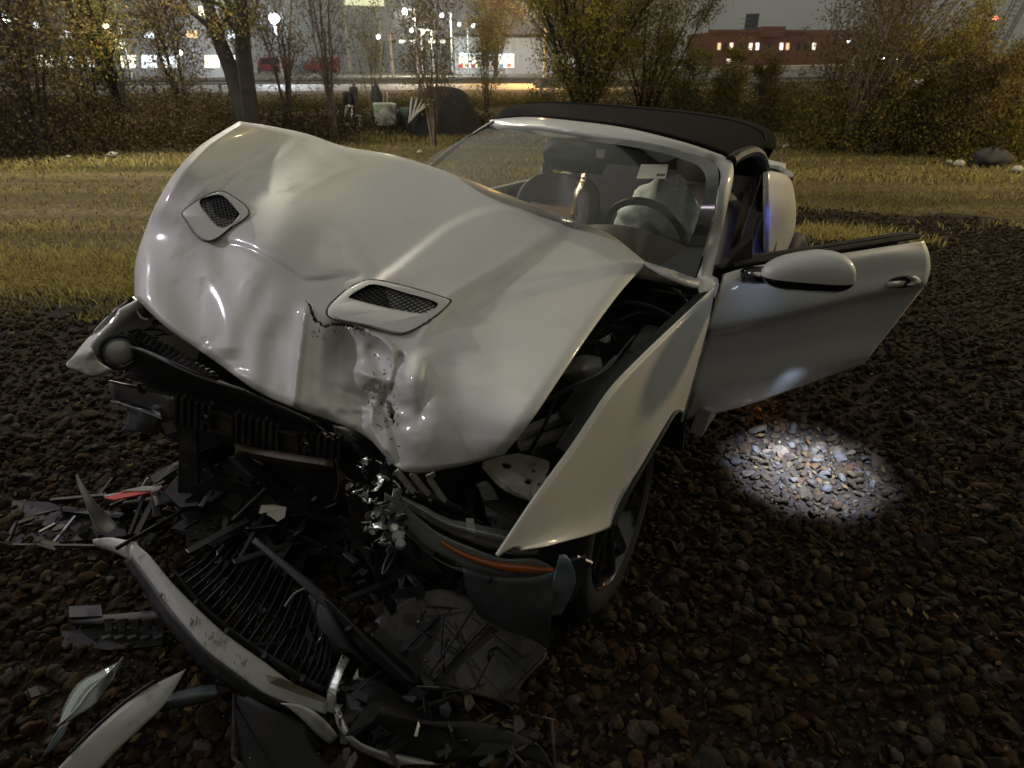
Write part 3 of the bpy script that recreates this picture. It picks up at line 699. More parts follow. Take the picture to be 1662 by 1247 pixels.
# rear-view mirror with camera housing, hung on the glass
mb = MB(); mb.plate([PZ(880, 247, 1.295), PZ(905, 228, 1.33), PZ(966, 232, 1.335), PZ(960, 262, 1.28), PZ(925, 262, 1.28)], .05); mb.build('sensor_housing', M_BLACK, car, bevel=.006)
mb = MB(); mb.plate([PZ(884, 246, 1.304), PZ(896, 238, 1.32), PZ(908, 247, 1.304)], .004); mb.build('sensor_window', M_GLOSSBLK, car)
mb = MB(); mb.plate([PZ(925, 258, 1.235), PZ(935, 250, 1.245), PZ(980, 252, 1.245), PZ(984, 262, 1.225), PZ(978, 276, 1.20), PZ(948, 272, 1.205)], .025); mb.build('rear_view_mirror', M_BLACK, car, bevel=.004)
mb = MB(); mb.plate([PZ(961, 254, 1.262), PZ(964, 242, 1.283), PZ(982, 243, 1.285), PZ(980, 256, 1.262)], .004); mb.build('toll_tag', M_PAPER, car)
for a, b in ((893, 257), (906, 259)):
    mb = MB(); mb.plate([PZ(a - 6, b + 3, 1.262), PZ(a - 2, b - 4, 1.276), PZ(a + 8, b - 2, 1.276), PZ(a + 4, b + 5, 1.260)], .002); mb.build('dash_sticker', M_PAPER, car)
pn = [PZ(1033, 290, 1.262), PZ(1041, 267, 1.298), PZ(1085, 267, 1.292), PZ(1080, 290, 1.255)]
pap = MB().plate(pn, .002).build('paper_permit', M_PAPER, car)
# small print on the permit
e1, e2 = (pn[3] - pn[0]), (pn[1] - pn[0]); nn = e1.cross(e2).normalized(); nn = nn if nn.dot(CAM - pn[0]) > 0 else -nn
mb = MB()
for k in range(4):
    b0 = pn[0] + e1 * (.66 + k * .075) + e2 * .16 + nn * .0015; mb.plate([b0, b0 + e1 * .05, b0 + e1 * .05 + e2 * .17, b0 + e2 * .17], .0008, nn)
mb.build('print', M_INK, pap)
# torn trim hanging before the console; its bright reflection is put into the colour
ch = row((939, 268, 1.19), (944, 283, 1.155), (938, 300, 1.12), (930, 318, 1.085), (926, 350, 1.02))
ch2 = row((945, 267, 1.19), (950, 284, 1.155), (947, 300, 1.12), (938, 320, 1.085), (938, 350, 1.02))
Gc = loft([ch, [(a + b) / 2 + Vector((.01, 0, .006)) for a, b in zip(ch, ch2)], ch2], 7, 40)
Gc = [[p + Vector((r2.uniform(-.006, .006), r2.uniform(-.004, .004), 0)) * (1 if j < 24 else .15) for j, p in enumerate(q)] for q in Gc]
MB().grid(Gc).build('torn_trim_strip', mat('trim_reflection_tint', (.95, .80, .58), .4, .35, .4), car, smooth='all', solid=.003)
# seat belts by the door opening
MB().tube(catmull(row((1236, 285, 1.17), (1222, 330, 1.03), (1205, 380, .9), (1190, 430, .75)), 14), [.004] * 14, 4).build('seat_belt', M_LEATHER, car)
MB().grid([catmull([p + Vector((0, 0, 0)) for p in row((1212, 300, 1.15), (1202, 340, 1.03), (1190, 390, .9), (1178, 440, .75))], 14), catmull(row((1220, 300, 1.15), (1212, 345, 1.03), (1200, 395, .9), (1188, 445, .75)), 14)]).build('seat_belt', mat('worn_belt_webbing', (.05, .035, .025), .8), car, solid=.003)
# ================================================================== crushed front end and engine bay
def pl3(*p): return [PZ(*q) for q in p]
# engine bay floor and walls: black shapes that fill the space under the hood
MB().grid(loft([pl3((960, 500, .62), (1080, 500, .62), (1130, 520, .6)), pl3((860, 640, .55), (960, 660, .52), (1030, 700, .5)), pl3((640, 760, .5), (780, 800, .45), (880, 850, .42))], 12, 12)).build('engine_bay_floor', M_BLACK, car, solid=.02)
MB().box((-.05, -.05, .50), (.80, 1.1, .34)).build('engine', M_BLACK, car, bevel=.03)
# inner apron rail under the fender edge
MB().grid(loft([[p + Vector((-.0, -.012, -.012)) for p in fr_T[:7]], [p + Vector((-.01, -.055, -.02)) for p in fr_T[:7]], [p + Vector((-.02, -.075, -.13)) for p in fr_T[:7]]], 6, 30)).build('apron_flange', M_BLACK, car, smooth='all')
zz = .80
# long trim cover beside the strut tower
tc_ = MB().grid(loft([pl3((1046, 527, .85), (1062, 529, .85), (1078, 536, .84)), pl3((1000, 590, .84), (1022, 594, .84), (1040, 600, .83)), pl3((940, 628, .80), (968, 636, .80), (1004, 640, .79)), pl3((905, 672, .76), (935, 690, .76), (966, 702, .75))], 16, 8)).build('apron_cover', M_BLACK2, car, smooth='all', solid=.01)
mb = MB(); mb.tube(catmull(pl3((1030, 545, .862), (1012, 566, .860), (985, 600, .852), (930, 634, .82)), 14), .0035, 6); mb.build('cover_rib', M_DARKMET, tc_, smooth=True)
MB().lathe(PZ(1021, 573, .858), (0, 0, 1), [(0, .010), (.003, .009), (.003, 0)], 14).build('cover_clip', M_GLOSSBLK, tc_)
# strut tower and brace, painted body metal in shade
MB().grid(loft([pl3((918, 590, .76), (945, 576, .79), (975, 580, .78)), pl3((915, 606, .75), (945, 598, .80), (978, 598, .77)), pl3((922, 620, .70), (950, 622, .74), (972, 614, .71))], 10, 14)).build('strut_tower', M_PRIMER, car, smooth='all', solid=.01)
mb = MB(); mb.tube(catmull(pl3((880, 655, .74), (930, 628, .77), (968, 610, .78), (1000, 580, .8)), 14), .008, 8); mb.build('brace_bar', M_DARKMET, car, smooth=True)
for a, b in (((836, 708, .70), (1004, 640, .74)), ((842, 726, .66), (934, 696, .68))):
    p, q = PZ(*a), PZ(*b); m = MB(); m.bar(p, q, .030, .022); m.build('frame_rail', M_PRIMER, car, bevel=.004)
mb = MB(); mb.tube(catmull(pl3((912, 640, .78), (900, 652, .77), (884, 690, .74), (860, 732, .66)), 16), .0055, 6); mb.build('prop_rod', M_BLACK, car, smooth=True)
rg = random.Random(3)
# clutter of hoses, boxes and brackets in the dark of the bay
for i, (x, y, z, sx, sy, sz) in enumerate([(985, 545, .74, .10, .07, .06), (1010, 510, .74, .12, .09, .06), (1055, 490, .76, .10, .10, .05), (960, 565, .72, .06, .05, .05), (1090, 480, .80, .10, .06, .03), (940, 545, .70, .1, .1, .05), (900, 640, .6, .1, .1, .1)]):
    m = MB(); m.box(PZ(x, y, z), (sx, sy, sz), Matrix.Rotation(rg.uniform(-.6, .6), 3, 'Z'), .85); m.build('under_hood_box', M_BLACK2 if i % 2 else M_BLACK, car, bevel=.006)
for pts, r_ in ((((990, 500, .84), (1020, 492, .86), (1060, 500, .85), (1100, 520, .83)), .010), (((1005, 520, .82), (1040, 508, .83), (1075, 512, .82)), .007), (((965, 545, .8), (985, 530, .82), (1010, 535, .82)), .006),
                (((1075, 462, .9), (1100, 475, .9), (1120, 500, .86)), .008), (((930, 575, .78), (950, 560, .8), (975, 562, .8)), .005), (((1000, 552, .82), (992, 545, .83), (985, 552, .82), (990, 560, .81)), .004)):
    mb = MB(); mb.tube(catmull(pl3(*pts), 14), r_, 8); mb.build('hose', M_BLACK2, car, smooth=True)
m = MB(); m.plate(pl3((972, 552, .83), (985, 545, .835), (993, 541, .83), (990, 553, .83), (982, 556, .83)), .004); m.build('bracket_tab', M_PRIMER, car)
# radiator support corner with holes (front right)
def plate_holes(outline, holes_, thick, name, mat_, parent, nrm=None):
    """flat plate with real openings: grid clipped by the outline"""
    O = [Vector(p) for p in outline]; c = sum(O, Vector()) / len(O)
    n = Vector((0, 0, 0))
    for i in range(len(O)): n += (O[i] - c).cross(O[(i + 1) % len(O)] - c)
    n.normalize()
    if n.dot(CAM - c) < 0: n = -n
    bm = bmesh.new()
    def ring(P):
        vs = [bm.verts.new(p - n * (p - c).dot(n)) for p in P]
        return [bm.edges.new((vs[i], vs[(i + 1) % len(vs)])) for i in range(len(vs))]
    E = ring(O)
    for h in holes_: E += ring([Vector(p) for p in h])
    bmesh.ops.triangle_fill(bm, use_beauty=True, use_dissolve=False, edges=E, normal=n)
    me = bpy.data.meshes.new(name); bm.to_mesh(me); bm.free(); me.materials.append(mat_)
    o = bpy.data.objects.new(name, me); reg(o, parent)
    s = o.modifiers.new('solid', 'SOLIDIFY'); s.thickness = thick; s.offset = 0
    return o
def ell(x, y, rx, ry, z, n=14, a=0):
    return [PZ(x + rx * math.cos(t) * math.cos(a) - ry * math.sin(t) * math.sin(a), y + rx * math.cos(t) * math.sin(a) + ry * math.sin(t) * math.cos(a), z) for t in [2 * math.pi * k / n for k in range(n)]]
z0 = .665
plate_holes(pl3((783, 752, z0), (812, 742, z0), (842, 737, z0), (880, 746, z0), (893, 752, z0), (905, 762, z0), (880, 800, z0), (866, 815, z0), (850, 806, z0), (832, 798, z0), (812, 782, z0)),
            [ell(822, 757, 8, 5.5, z0, a=.3), ell(857, 783, 6, 5, z0), ell(866, 766, 3, 3, z0)], .006, 'radiator_support', M_PRIMER, car)
MB().tube(catmull(pl3((786, 757, .66), (812, 786, .655), (838, 801, .65), (862, 810, .64)), 14), .007, 8).build('radiator_support_flange', M_PRIMER, car, smooth=True)
z0 = .70
plate_holes(pl3((905, 733, z0), (915, 723, z0), (926, 733, z0), (902, 775, z0), (884, 806, z0), (870, 812, z0), (861, 800, z0), (868, 785, z0), (888, 760, z0)),
            [pl3((904, 748, z0), (910, 741, z0), (916, 745, z0), (909, 753, z0)), pl3((884, 774, z0), (891, 765, z0), (898, 770, z0), (891, 780, z0)), ell(876, 789, 4.5, 4, z0)], .008, 'fender_bracket', M_PRIMER, car)
# ---- passenger side front: folded fender corner with round lamp
fc = MB().grid(loft([pl3((216, 484, .83), (200, 495, .81), (178, 511, .78)), pl3((212, 498, .80), (186, 512, .77), (160, 532, .74)), pl3((200, 520, .77), (168, 540, .73), (138, 554, .70)),
               pl3((176, 548, .73), (146, 566, .70), (118, 579, .685)), pl3((160, 566, .70), (132, 582, .68), (108, 590, .675)), pl3((158, 584, .66), (134, 594, .66), (111, 597, .665)), pl3((182, 600, .63), (152, 610, .63), (122, 603, .645))], 30, 16)).build('passenger_fender', M_PAINTD, car, smooth='all', solid=.006)
fc['label'] = 'folded silver passenger side fender corner with torn edge'
m = MB(); m.plate(pl3((181, 510, .80), (214, 482, .84), (240, 505, .82), (248, 513, .8), (240, 519, .79), (226, 512, .79), (218, 496, .8)), .01); m.build('fender_inner_plate', M_DARKMET, car)
m = MB(); m.tube(catmull(pl3((220, 494, .83), (222, 504, .82), (230, 516, .80), (241, 519, .80)), 12), .004, 6); m.build('bent_strip', M_PAINTD, car, smooth=True)
lc = PZ(194, 572, .725); la = (CAM - lc).normalized()
lm = MB().lathe(lc, la, [(-.05, .060), (.0, .062), (.004, .055), (-.02, .05)], 28).build('fog_lamp', M_BLACK, car, smooth=True)
G = []
for i in range(9):
    th = i / 8 * math.pi / 2; G.append([lc + la * (.030 * math.sin(th) - .012) + (la.orthogonal().normalized() * math.cos(p) + la.cross(la.orthogonal().normalized()) * math.sin(p)) * (.046 * math.cos(th)) for p in [2 * math.pi * k / 24 for k in range(25)]])
MB().grid(G).build('lamp_dome', mat('hazy_lamp_dome', (.30, .30, .28), .3, .1, .5), lm, smooth='all')
# torn black plastic fringe above lamp
for k in range(14):
    x = 165 + rg.uniform(0, 90); y = 528 + (x - 165) * .06 + rg.uniform(-10, 14); a = rg.uniform(-.8, .5); L = rg.uniform(12, 34)
    m = MB(); m.tube([PZ(x, y, .735), PZ(x + L * .5 * math.cos(a), y + L * .5 * math.sin(a) + rg.uniform(-3, 3), .75), PZ(x + L * math.cos(a), y + L * math.sin(a), .73)], [.003, .005, .002], 5); m.build('torn_plastic_strand', M_BLACK2 if k % 3 else M_BLACK, car)
# slotted shutter grille strip: body + slats
B0 = Vector((.62, -.88, 0)); BD = Vector((-.17, .96, 0)).normalized(); BN = Vector((BD.y, -BD.x, 0))
if BN.dot(CAM - B0) < 0: BN = -BN
def PB(x, y, off=0.0): return PN(x, y, B0, BN, off)
def lp(a, b, t): return (a[0] + (b[0] - a[0]) * t, a[1] + (b[1] - a[1]) * t)
sg = MB(); sg.grid([[PZ(*lp((206, 545), (352, 612), k / 8), .74 - .0 * k) for k in range(9)], [PZ(*lp((214, 562), (340, 614), k / 8), .70) for k in range(9)]]); sg = sg.build('shutter_strip', M_BLACK, car, solid=.008)
for k in range(15):
    a = lp((228, 536), (355, 612), k / 15); b = lp((216, 557), (338, 608), k / 15)
    m = MB(); m.bar(PZ(a[0], a[1], .765), PZ(b[0], b[1], .725), .014, .012); m.build('shutter_slat', M_BLACK2, sg)
m = MB(); m.tube([PZ(*lp((210, 560), (352, 616), k / 12), .725) for k in range(13)], .006, 6); m.build('shutter_rail', M_BLACK2, sg, smooth=True)
# upper tie bar; a pale metal tube imitates the highlight along it
tb = MB().grid(loft([[PB(212, 562, -.03), PB(300, 598, -.02), PB(400, 634, -.01), PB(520, 690, -.0)], [PB(214, 566, .0), PB(300, 603, .0), PB(400, 642, .0), PB(520, 697, .0)], [PB(216, 588, -.01), PB(300, 622, -.01), PB(400, 655, -.01), PB(520, 705, -.01)], [PB(200, 612, -.05), PB(290, 640, -.05), PB(400, 672, -.04), PB(520, 715, -.04)]], 14, 30)).build('tie_bar', M_BLACK, car, smooth='all', solid=.01)
MB().tube(catmull([PB(212, 563, .004), PB(240, 572, .006), PB(300, 600, .006), PB(345, 618, .004), (PB(398, 634, .0))], 24), [.004 + .003 * math.sin(k / 23 * math.pi) for k in range(24)], 8).build('tie_bar_highlight', M_ALU, car, smooth=True)
# dark cavity behind, recessed
MB().grid([[PB(235, 590, -.16), PB(330, 610, -.16), PB(620, 740, -.16)], [PB(240, 690, -.16), PB(330, 745, -.16), PB(620, 830, -.16)]]).build('radiator_core', M_BLACK, car, solid=.03)
# bumper beam, bare metal end
mb = MB(); mb.grid(loft([[PB(176, 617, -.04), PB(228, 627, -.04), PB(282, 640, -.04)], [PB(177, 620, .0), PB(228, 632, .0), PB(282, 646, .0)], [PB(179, 641, .0), PB(230, 657, .0), PB(282, 676, .0)], [PB(181, 646, -.03), PB(230, 662, -.03), PB(282, 681, -.03)]], 12, 12)); bb = mb.build('bumper_beam', M_ALU, car, smooth=True, solid=.006)
MB().lathe(PB(230, 632, .002), BN, [(.0, .020), (.003, .019), (.003, .0)], 18).build('beam_hole', M_GLOSSBLK, bb)
m = MB(); m.bar(PB(178, 619, .003), PB(276, 641, .003), .006, .008); m.build('beam_groove', M_DARKMET, bb)
m = MB(); m.grid(loft([[PB(180, 650, -.02), PB(226, 660, -.02), PB(262, 672, -.02)], [PB(192, 652, .02), PB(232, 666, .02), PB(262, 678, .02)]], 3, 8)); m.build('beam_lower_flange', M_ALU, car, solid=.005)
m = MB(); m.grid(loft([[PB(205, 658, -.0), PB(230, 664, .02), PB(258, 672, -.0)], [PB(206, 680, -.0), PB(230, 690, .03), PB(258, 692, -.0)], [PB(196, 700, -.03), PB(225, 702, .02), PB(256, 705, -.03)]], 8, 10)); m.build('lower_bracket', M_BLUEGREY, car, smooth='all', solid=.006)
m = MB(); m.plate([PB(243, 662, .01), PB(256, 664, .01), PB(262, 674, .01), PB(252, 676, .01)], .006); m.build('bracket_clip', M_CHROME, car)
m = MB(); m.plate([PB(262, 688, .01), PB(280, 684, .01), PB(288, 700, .01), PB(270, 706, .01)], .006); m.build('bracket_clip', M_ALU, car)
# energy absorber: ribbed black moulding, two windows and two round bosses
ab_top, ab_bot = ((282, 640), (548, 712)), ((284, 688), (546, 768))
ab = MB(); ab.grid([[PB(*lp(*ab_top, k / 12), .0) for k in range(13)], [PB(*lp(*ab_bot, k / 12), .0) for k in range(13)]]); ab = ab.build('bumper_absorber', M_BLACK, car, solid=.02)
for k in range(25):
    t = k / 24
    if 6 <= k <= 8 or 16 <= k <= 18: continue
    a, b = lp(*ab_top, t), lp(*ab_bot, t); x1 = a[0] + 5
    m = MB(); m.bar(PB(x1, a[1] + 3, .014), PB(b[0] + 3, b[1] - 3, .014), .016, .016, BN); m.build('absorber_rib', M_BLACK2, ab, bevel=.003)
    m = MB(); m.plate([PB(x1 - 2, a[1] + 1, .02), PB(x1 + 2, a[1] - 5, .024), PB(x1 + 4, a[1] + 2, .02)], .004); m.build('absorber_tab', M_ALU if k % 4 == 1 else M_BLACK2, ab)
for t0, t1 in ((.235, .365), (.645, .765)):
    q = [lp(lp(*ab_top, t0), lp(*ab_bot, t0), .22), lp(lp(*ab_top, t1), lp(*ab_bot, t1), .22), lp(lp(*ab_top, t1), lp(*ab_bot, t1), .82), lp(lp(*ab_top, t0), lp(*ab_bot, t0), .82)]
    m = MB()
    for i in range(4): m.bar(PB(*q[i], .016), PB(*q[(i + 1) % 4], .016), .007, .018, BN)
    m.build('absorber_window', M_BLACK2, ab)
    m = MB(); m.plate([PB(*p, .004) for p in q], .004, BN); m.build('absorber_recess', M_RUST, ab)
for x, y in ((334, 679), (498, 723)):
    m = MB(); m.lathe(PB(x, y, .022), BN, [(0, .022), (.006, .021), (.006, .014), (.0, .013)], 22); o = m.build('absorber_boss', M_BLACK2, ab, smooth=True)
    m = MB(); m.tube([PB(x, y, .03) + (BD * math.cos(a) + Vector((0, 0, 1)) * math.sin(a)) * .009 for a in [2.2 * k / 8 for k in range(9)]], .002, 5); m.bar(PB(x - 3, y + 3, .03), PB(x + 4, y - 4, .03), .003, .003, BN); m.build('boss_clip', M_ALU, ab)
m = MB(); m.grid(loft([[PB(380, 720, .03), PB(450, 733, .035), PB(541, 747, .03)], [PB(382, 732, .05), PB(450, 746, .055), PB(541, 760, .05)], [PB(380, 738, .0), PB(450, 754, .0), PB(541, 770, .0)]], 6, 12)); m.build('lower_shelf', M_RUST, car, smooth=True, solid=.008)
m = MB(); m.grid(loft([[PB(545, 745, .03), PB(552, 762, .03)], [PB(550, 790, .05), PB(566, 780, .02)], [PB(542, 815, .03), PB(552, 822, .0)]], 6, 4)); m.build('hanging_bracket', M_RUST, car, solid=.006)
MB().tube(catmull([PB(498, 668, .03), PB(512, 688, .04), PB(535, 705, .05), PB(560, 722, .03), PB(590, 740, .02)], 18), .0035, 6).build('release_cable', M_BLACK, car, smooth=True)
m = MB(); m.grid(loft([[PB(540, 690, -.02), PB(575, 700, -.02), PB(622, 742, -.03)], [PB(545, 706, .0), PB(580, 722, .02), PB(612, 752, .0)], [PB(556, 716, .0), PB(585, 738, .03), PB(600, 760, .0)]], 8, 12)); m.build('latch_panel', M_BLACK2, car, smooth='all', solid=.008)
# support legs in the dark under the beam
for q in (((290, 700, .44), (318, 700, .44), (323, 806, .20), (288, 806, .20)), ((378, 740, .38), (398, 742, .38), (470, 800, .2), (440, 806, .2)), ((560, 780, .4), (600, 790, .4), (596, 900, .12), (570, 890, .12))):
    m = MB(); m.plate(pl3(*q), .02); m.build('lower_support', M_BLACK2, car, bevel=.004)
# ---- driver side headlight, smashed
def HZ(x, y): return .63 - (y - 770) * .0016
def hp(*p, dz=0): return [PZ(a, b, HZ(a, b) + dz) for a, b in p]
hl = MB().grid(loft([hp((636, 770), (700, 800), (780, 850), (860, 900), dz=-.04), hp((640, 800), (700, 840), (780, 885), (860, 918), dz=-.09), hp((660, 850), (700, 880), (780, 910), (870, 925), dz=-.10)], 8, 14)).build('headlight', M_GLOSSBLK, car, smooth='all', solid=.01)
hl['label'] = 'smashed headlight with amber strip and cracked clear lens'
for a, b, w_ in (((643, 763), (676, 806), .016), ((667, 768), (702, 812), .016), ((696, 776), (724, 818), .016)):
    m = MB(); pa, pb = hp(a, b, dz=.005); m.bar(pa, pb, w_, .012); m.build('light_bar', M_PRIMER, hl, bevel=.003)
m = MB(); pa, pb = hp((692, 775), (707, 769), dz=.006); m.bar(pa, pb, .013, .012); m.build('light_bar', M_PRIMER, hl, bevel=.003)
m = MB(); m.grid(loft([hp((657, 803), (690, 806), (722, 818), (752, 830), dz=.012), hp((658, 808), (690, 815), (722, 830), (752, 838), dz=.0)], 4, 14)); m.build('headlight_bezel', M_BLACK, hl, smooth='all', solid=.012)
m = MB(); m.grid(loft([hp((755, 790), (757, 800), (756, 842)), hp((764, 788), (768, 800), (770, 842))], 2, 6)); m.build('bulb_shroud', M_GLOSSBLK, hl, solid=.02)
m = MB(); m.plate(hp((756, 842), (769, 843), (772, 872), (760, 872), dz=.01), .006); m.build('reflector_tab', M_PAPER, hl)
m = MB(); m.grid(loft([hp((773, 786), (790, 782), (800, 792)), hp((782, 806), (798, 800), (812, 812)), hp((788, 830), (812, 822), (838, 830)), hp((800, 858), (828, 856), (852, 848))], 10, 10)); m.build('reflector', M_CLEAR2, hl, smooth='all', solid=.004)
m = MB(); m.grid(loft([hp((786, 832), (815, 822), (850, 840), dz=-.01), hp((805, 858), (830, 862), (846, 858), dz=-.015)], 4, 8)); m.build('reflector_bowl', M_ALU, hl, smooth='all')
for x, y in ((796, 842), (803, 846)):
    m = MB(); m.box(hp((x, y), dz=.012)[0], (.008, .008, .016)); m.build('bulb_clip', M_CHROME, hl)
# clear lens, lower skirt and upper shell
lens1 = [(622, 789), (648, 812), (676, 842), (712, 869), (770, 893), (818, 908), (868, 905), (899, 923), (868, 939), (808, 938), (752, 927), (748, 918), (735, 905), (728, 894), (718, 878), (712, 885), (704, 905), (684, 880), (662, 860), (640, 843), (626, 836), (619, 812)]
L1t = hp((624, 800), (650, 815), (676, 838), (712, 866), (770, 891), (818, 907), (868, 907), (899, 923), dz=.03)
L1b = hp((630, 842), (650, 858), (676, 880), (704, 905), (752, 928), (808, 939), (862, 940), (899, 926), dz=-.02)
L1m = [(a + b) / 2 + Vector((.025, .012, .0)) for a, b in zip(L1t, L1b)]
Gl = loft([L1t, L1m, L1b], 12, 50)
mb = MB(); mb.grid(Gl)
mb.f = [f for i, f in enumerate(mb.f) if not (5 <= i // 49 <= 10 and 21 <= i % 49 <= 27 + int(3 * math.sin(i // 49 * 2.3)))]
mb.build('lens', M_CLEAR, hl, smooth='all', solid=.003)
MB().tube(catmull(L1b, 40), .0025, 6).build('lens_rim', M_CLEAR2, hl, smooth=True)
L2t = hp((654, 806), (690, 822), (730, 842), (780, 852), (830, 862), (872, 884), dz=.035)
L2b = hp((650, 816), (686, 842), (725, 864), (775, 884), (830, 900), (872, 903), dz=.03)
mb = MB(); mb.grid(loft([L2t, [(a + b) / 2 + Vector((.012, .01, .015)) for a, b in zip(L2t, L2b)], L2b], 8, 40)); mb.build('lens', M_CLEAR, hl, smooth='all', solid=.003)
O1 = hp((716, 876), (745, 892), (778, 905), (818, 914), (860, 917), (899, 924), dz=.038)
O2 = hp((722, 888), (748, 904), (779, 917), (818, 929), (866, 933), (899, 926), dz=.03)
MB().grid(loft([O1, [(a + b) / 2 + Vector((.008, .006, .004)) for a, b in zip(O1, O2)], O2], 6, 40)).build('amber_strip', M_ORANGE, hl, smooth='all', solid=.008)
# crumpled plastic and foil around the hit, shard by shard
def shard(x, y, z, s, mat_, parent, name='broken_shard', el=1.0, th=.003, **kw):
    c = PZ(x, y, z); M = Matrix.Rotation(rg.uniform(0, 6.28), 3, 'Z') @ Matrix.Rotation(rg.uniform(-1.1, 1.1), 3, 'X') @ Matrix.Rotation(rg.uniform(-1.1, 1.1), 3, 'Y')
    n = rg.randint(4, 7); P = []
    for k in range(n):
        a = 2 * math.pi * (k + rg.uniform(-.3, .3)) / n; rr = s * rg.uniform(.45, 1.0)
        P.append(c + M @ Vector((rr * math.cos(a) * el, rr * math.sin(a), rg.uniform(-.15, .15) * s)))
    m = MB(); m.plate(P, th); return m.build(name, mat_, parent, **kw)
cl = [(600, 745, .7), (585, 765, .68), (610, 775, .67), (590, 800, .62), (600, 815, .60), (618, 820, .60), (612, 835, .57), (630, 812, .62), (640, 800, .64), (622, 770, .68), (628, 745, .70), (572, 785, .63), (646, 845, .56), (632, 860, .52), (645, 872, .50), (655, 880, .49), (598, 850, .52), (610, 862, .50), (625, 882, .46), (640, 890, .46), (570, 800, .6), (604, 790, .65), (655, 860, .53), (636, 830, .60), (618, 845, .56), (608, 858, .53), (626, 868, .52)]
foil = mat('crumpled_reflector_foil', (.62, .66, .62), .22, .75, .4, bump=.4, bscale=120, var=.2, vscale=40)
for i, (x, y, z) in enumerate(cl):
    for k in range(3):
        shard(x + rg.uniform(-9, 9), y + rg.uniform(-9, 9), z - .012 * k, rg.uniform(.008, .024), (foil, M_CLEAR2, M_BLACK2, M_BLACK)[(i + k * 3) % 4], hl, 'lens_shard', rg.uniform(.6, 1.6), .0025)
for k in range(16):
    x, y = rg.uniform(572, 650), rg.uniform(745, 890); a = rg.uniform(0, 6.28); L = rg.uniform(10, 26)
    m = MB(); m.tube(catmull([PZ(x, y, HZ(x, y)), PZ(x + L * .5 * math.cos(a) + 4, y + L * .5 * math.sin(a), HZ(x, y) + .02), PZ(x + L * math.cos(a), y + L * math.sin(a), HZ(x, y) - .01)], 6), .0025, 5); m.build('torn_wire', foil if k % 2 else M_BLACK2, hl)
for x, y, r_, m_ in ((600, 838, .013, M_RUST), (640, 858, .012, foil), (646, 872, .016, M_ALU), (650, 884, .013, M_ALU)):
    c = PZ(x, y, .52); m = MB(); m.lathe(c, (.4, .5, .6), [(-.02, .0), (-.02, r_), (.01, r_), (.012, r_ * .6), (.025, r_ * .6), (.025, 0)], 14); m.build('bulb_socket', m_, hl, smooth=True)
MB().tube(catmull(pl3((648, 884, .45), (634, 894, .43), (624, 915, .40), (621, 932, .38), (632, 918, .38), (640, 900, .42), (638, 892, .44)), 22), .0028, 6).build('wire_loop', M_ALU, car, smooth=True)
# splash liner and reservoir under the headlight
RZ = lambda x, y: .50 - (y - 925) * .0030
rp = lambda *p: [PZ(a, b, RZ(a, b)) for a, b in p]
MB().grid(loft([rp((752, 925), (800, 938), (860, 940), (900, 930)), [q + Vector((.03, .02, 0)) for q in rp((762, 952), (806, 972), (860, 975), (898, 962))], [q + Vector((.03, .02, 0)) for q in rp((780, 985), (820, 1005), (862, 1010), (892, 1000))], rp((800, 1008), (832, 1026), (866, 1040), (890, 1056))], 18, 24)).build('splash_liner', M_BLUEGREY, car, smooth='all', solid=.006)
MB().grid(loft([rp((908, 905), (918, 905), (928, 912)), [q + Vector((.015, .01, 0)) for q in rp((898, 935), (914, 938), (934, 934))], [q + Vector((.01, .01, 0)) for q in rp((890, 965), (906, 972), (922, 966))], rp((884, 995), (898, 1000), (911, 998))], 14, 12)).build('brake_duct', mat('pale_blue_plastic', (.24, .29, .36), .35, 0, .3, bump=.3, bscale=50, var=.3, vscale=18), car, smooth='all', solid=.008)
m = MB(); m.plate(rp((938, 905), (962, 915), (956, 924), (934, 913)), .006); m.build('liner_tab', M_ALU, car)
m = MB(); m.plate(rp((925, 912), (950, 905), (955, 930), (930, 975), (915, 985), (925, 940)), .008); m.build('liner_flap', M_BLUEGREY, car)
MB().tube(catmull([PZ(799, 937, .47), PZ(770, 985, .34), PZ(735, 1040, .2), PZ(681, 1118, .06)], 14), .0035, 6).build('dangling_cable', M_DARKMET, car, smooth=True)
MB().tube(catmull(pl3((679, 1120, .06), (692, 1113, .075), (712, 1110, .08), (740, 1117, .07), (768, 1140, .05), (792, 1166, .03)), 18), .0045, 6).build('dangling_cable', M_BLACK2, car, smooth=True)
# black sheet imitating the shadow under the nose, with broken pieces over it
MB().plate(pl3((296, 745, .10), (330, 735, .15), (420, 745, .18), (560, 790, .18), (660, 860, .16), (720, 930, .12), (640, 925, .06), (520, 880, .06), (400, 860, .05), (320, 830, .05)), .01, (0, 0, 1)).build('nose_shade_sheet', M_BLACK, car)
for k in range(150):
    t = rg.random(); x, y = lp((262, 765), (700, 920), t); x += rg.uniform(-30, 60); y += rg.uniform(-50, 60); zq = max(.04, .34 - (y - 700) * .0012) * rg.uniform(.4, 1.1)
    if k % 2: shard(x, y, zq, rg.uniform(.04, .13), M_BLACK if k % 3 else M_BLACK2, car, 'broken_shard', rg.uniform(.7, 2.2), .006)
    else:
        a_ = rg.uniform(-.6, 2.2); L = rg.uniform(.06, .26); p = PZ(x, y, zq); d_ = Vector((math.cos(a_), math.sin(a_), rg.uniform(-.5, .3)))
        m = MB(); m.bar(p, p + d_ * L, rg.uniform(.01, .035), rg.uniform(.006, .02)); m.build('broken_strut', M_BLACK if k % 4 else M_DARKMET, car, bevel=.003)
# ================================================================== wreckage on the ground
def thing_mb(mb, name, mat_, label, cat_, **kw):
    smooth = kw.pop('smooth', False); solid = kw.pop('solid', None); bevel = kw.pop('bevel', None)
    return mb.build(name, mat_, None, smooth=smooth, solid=solid, bevel=bevel, label=label, cat=cat_, **kw)
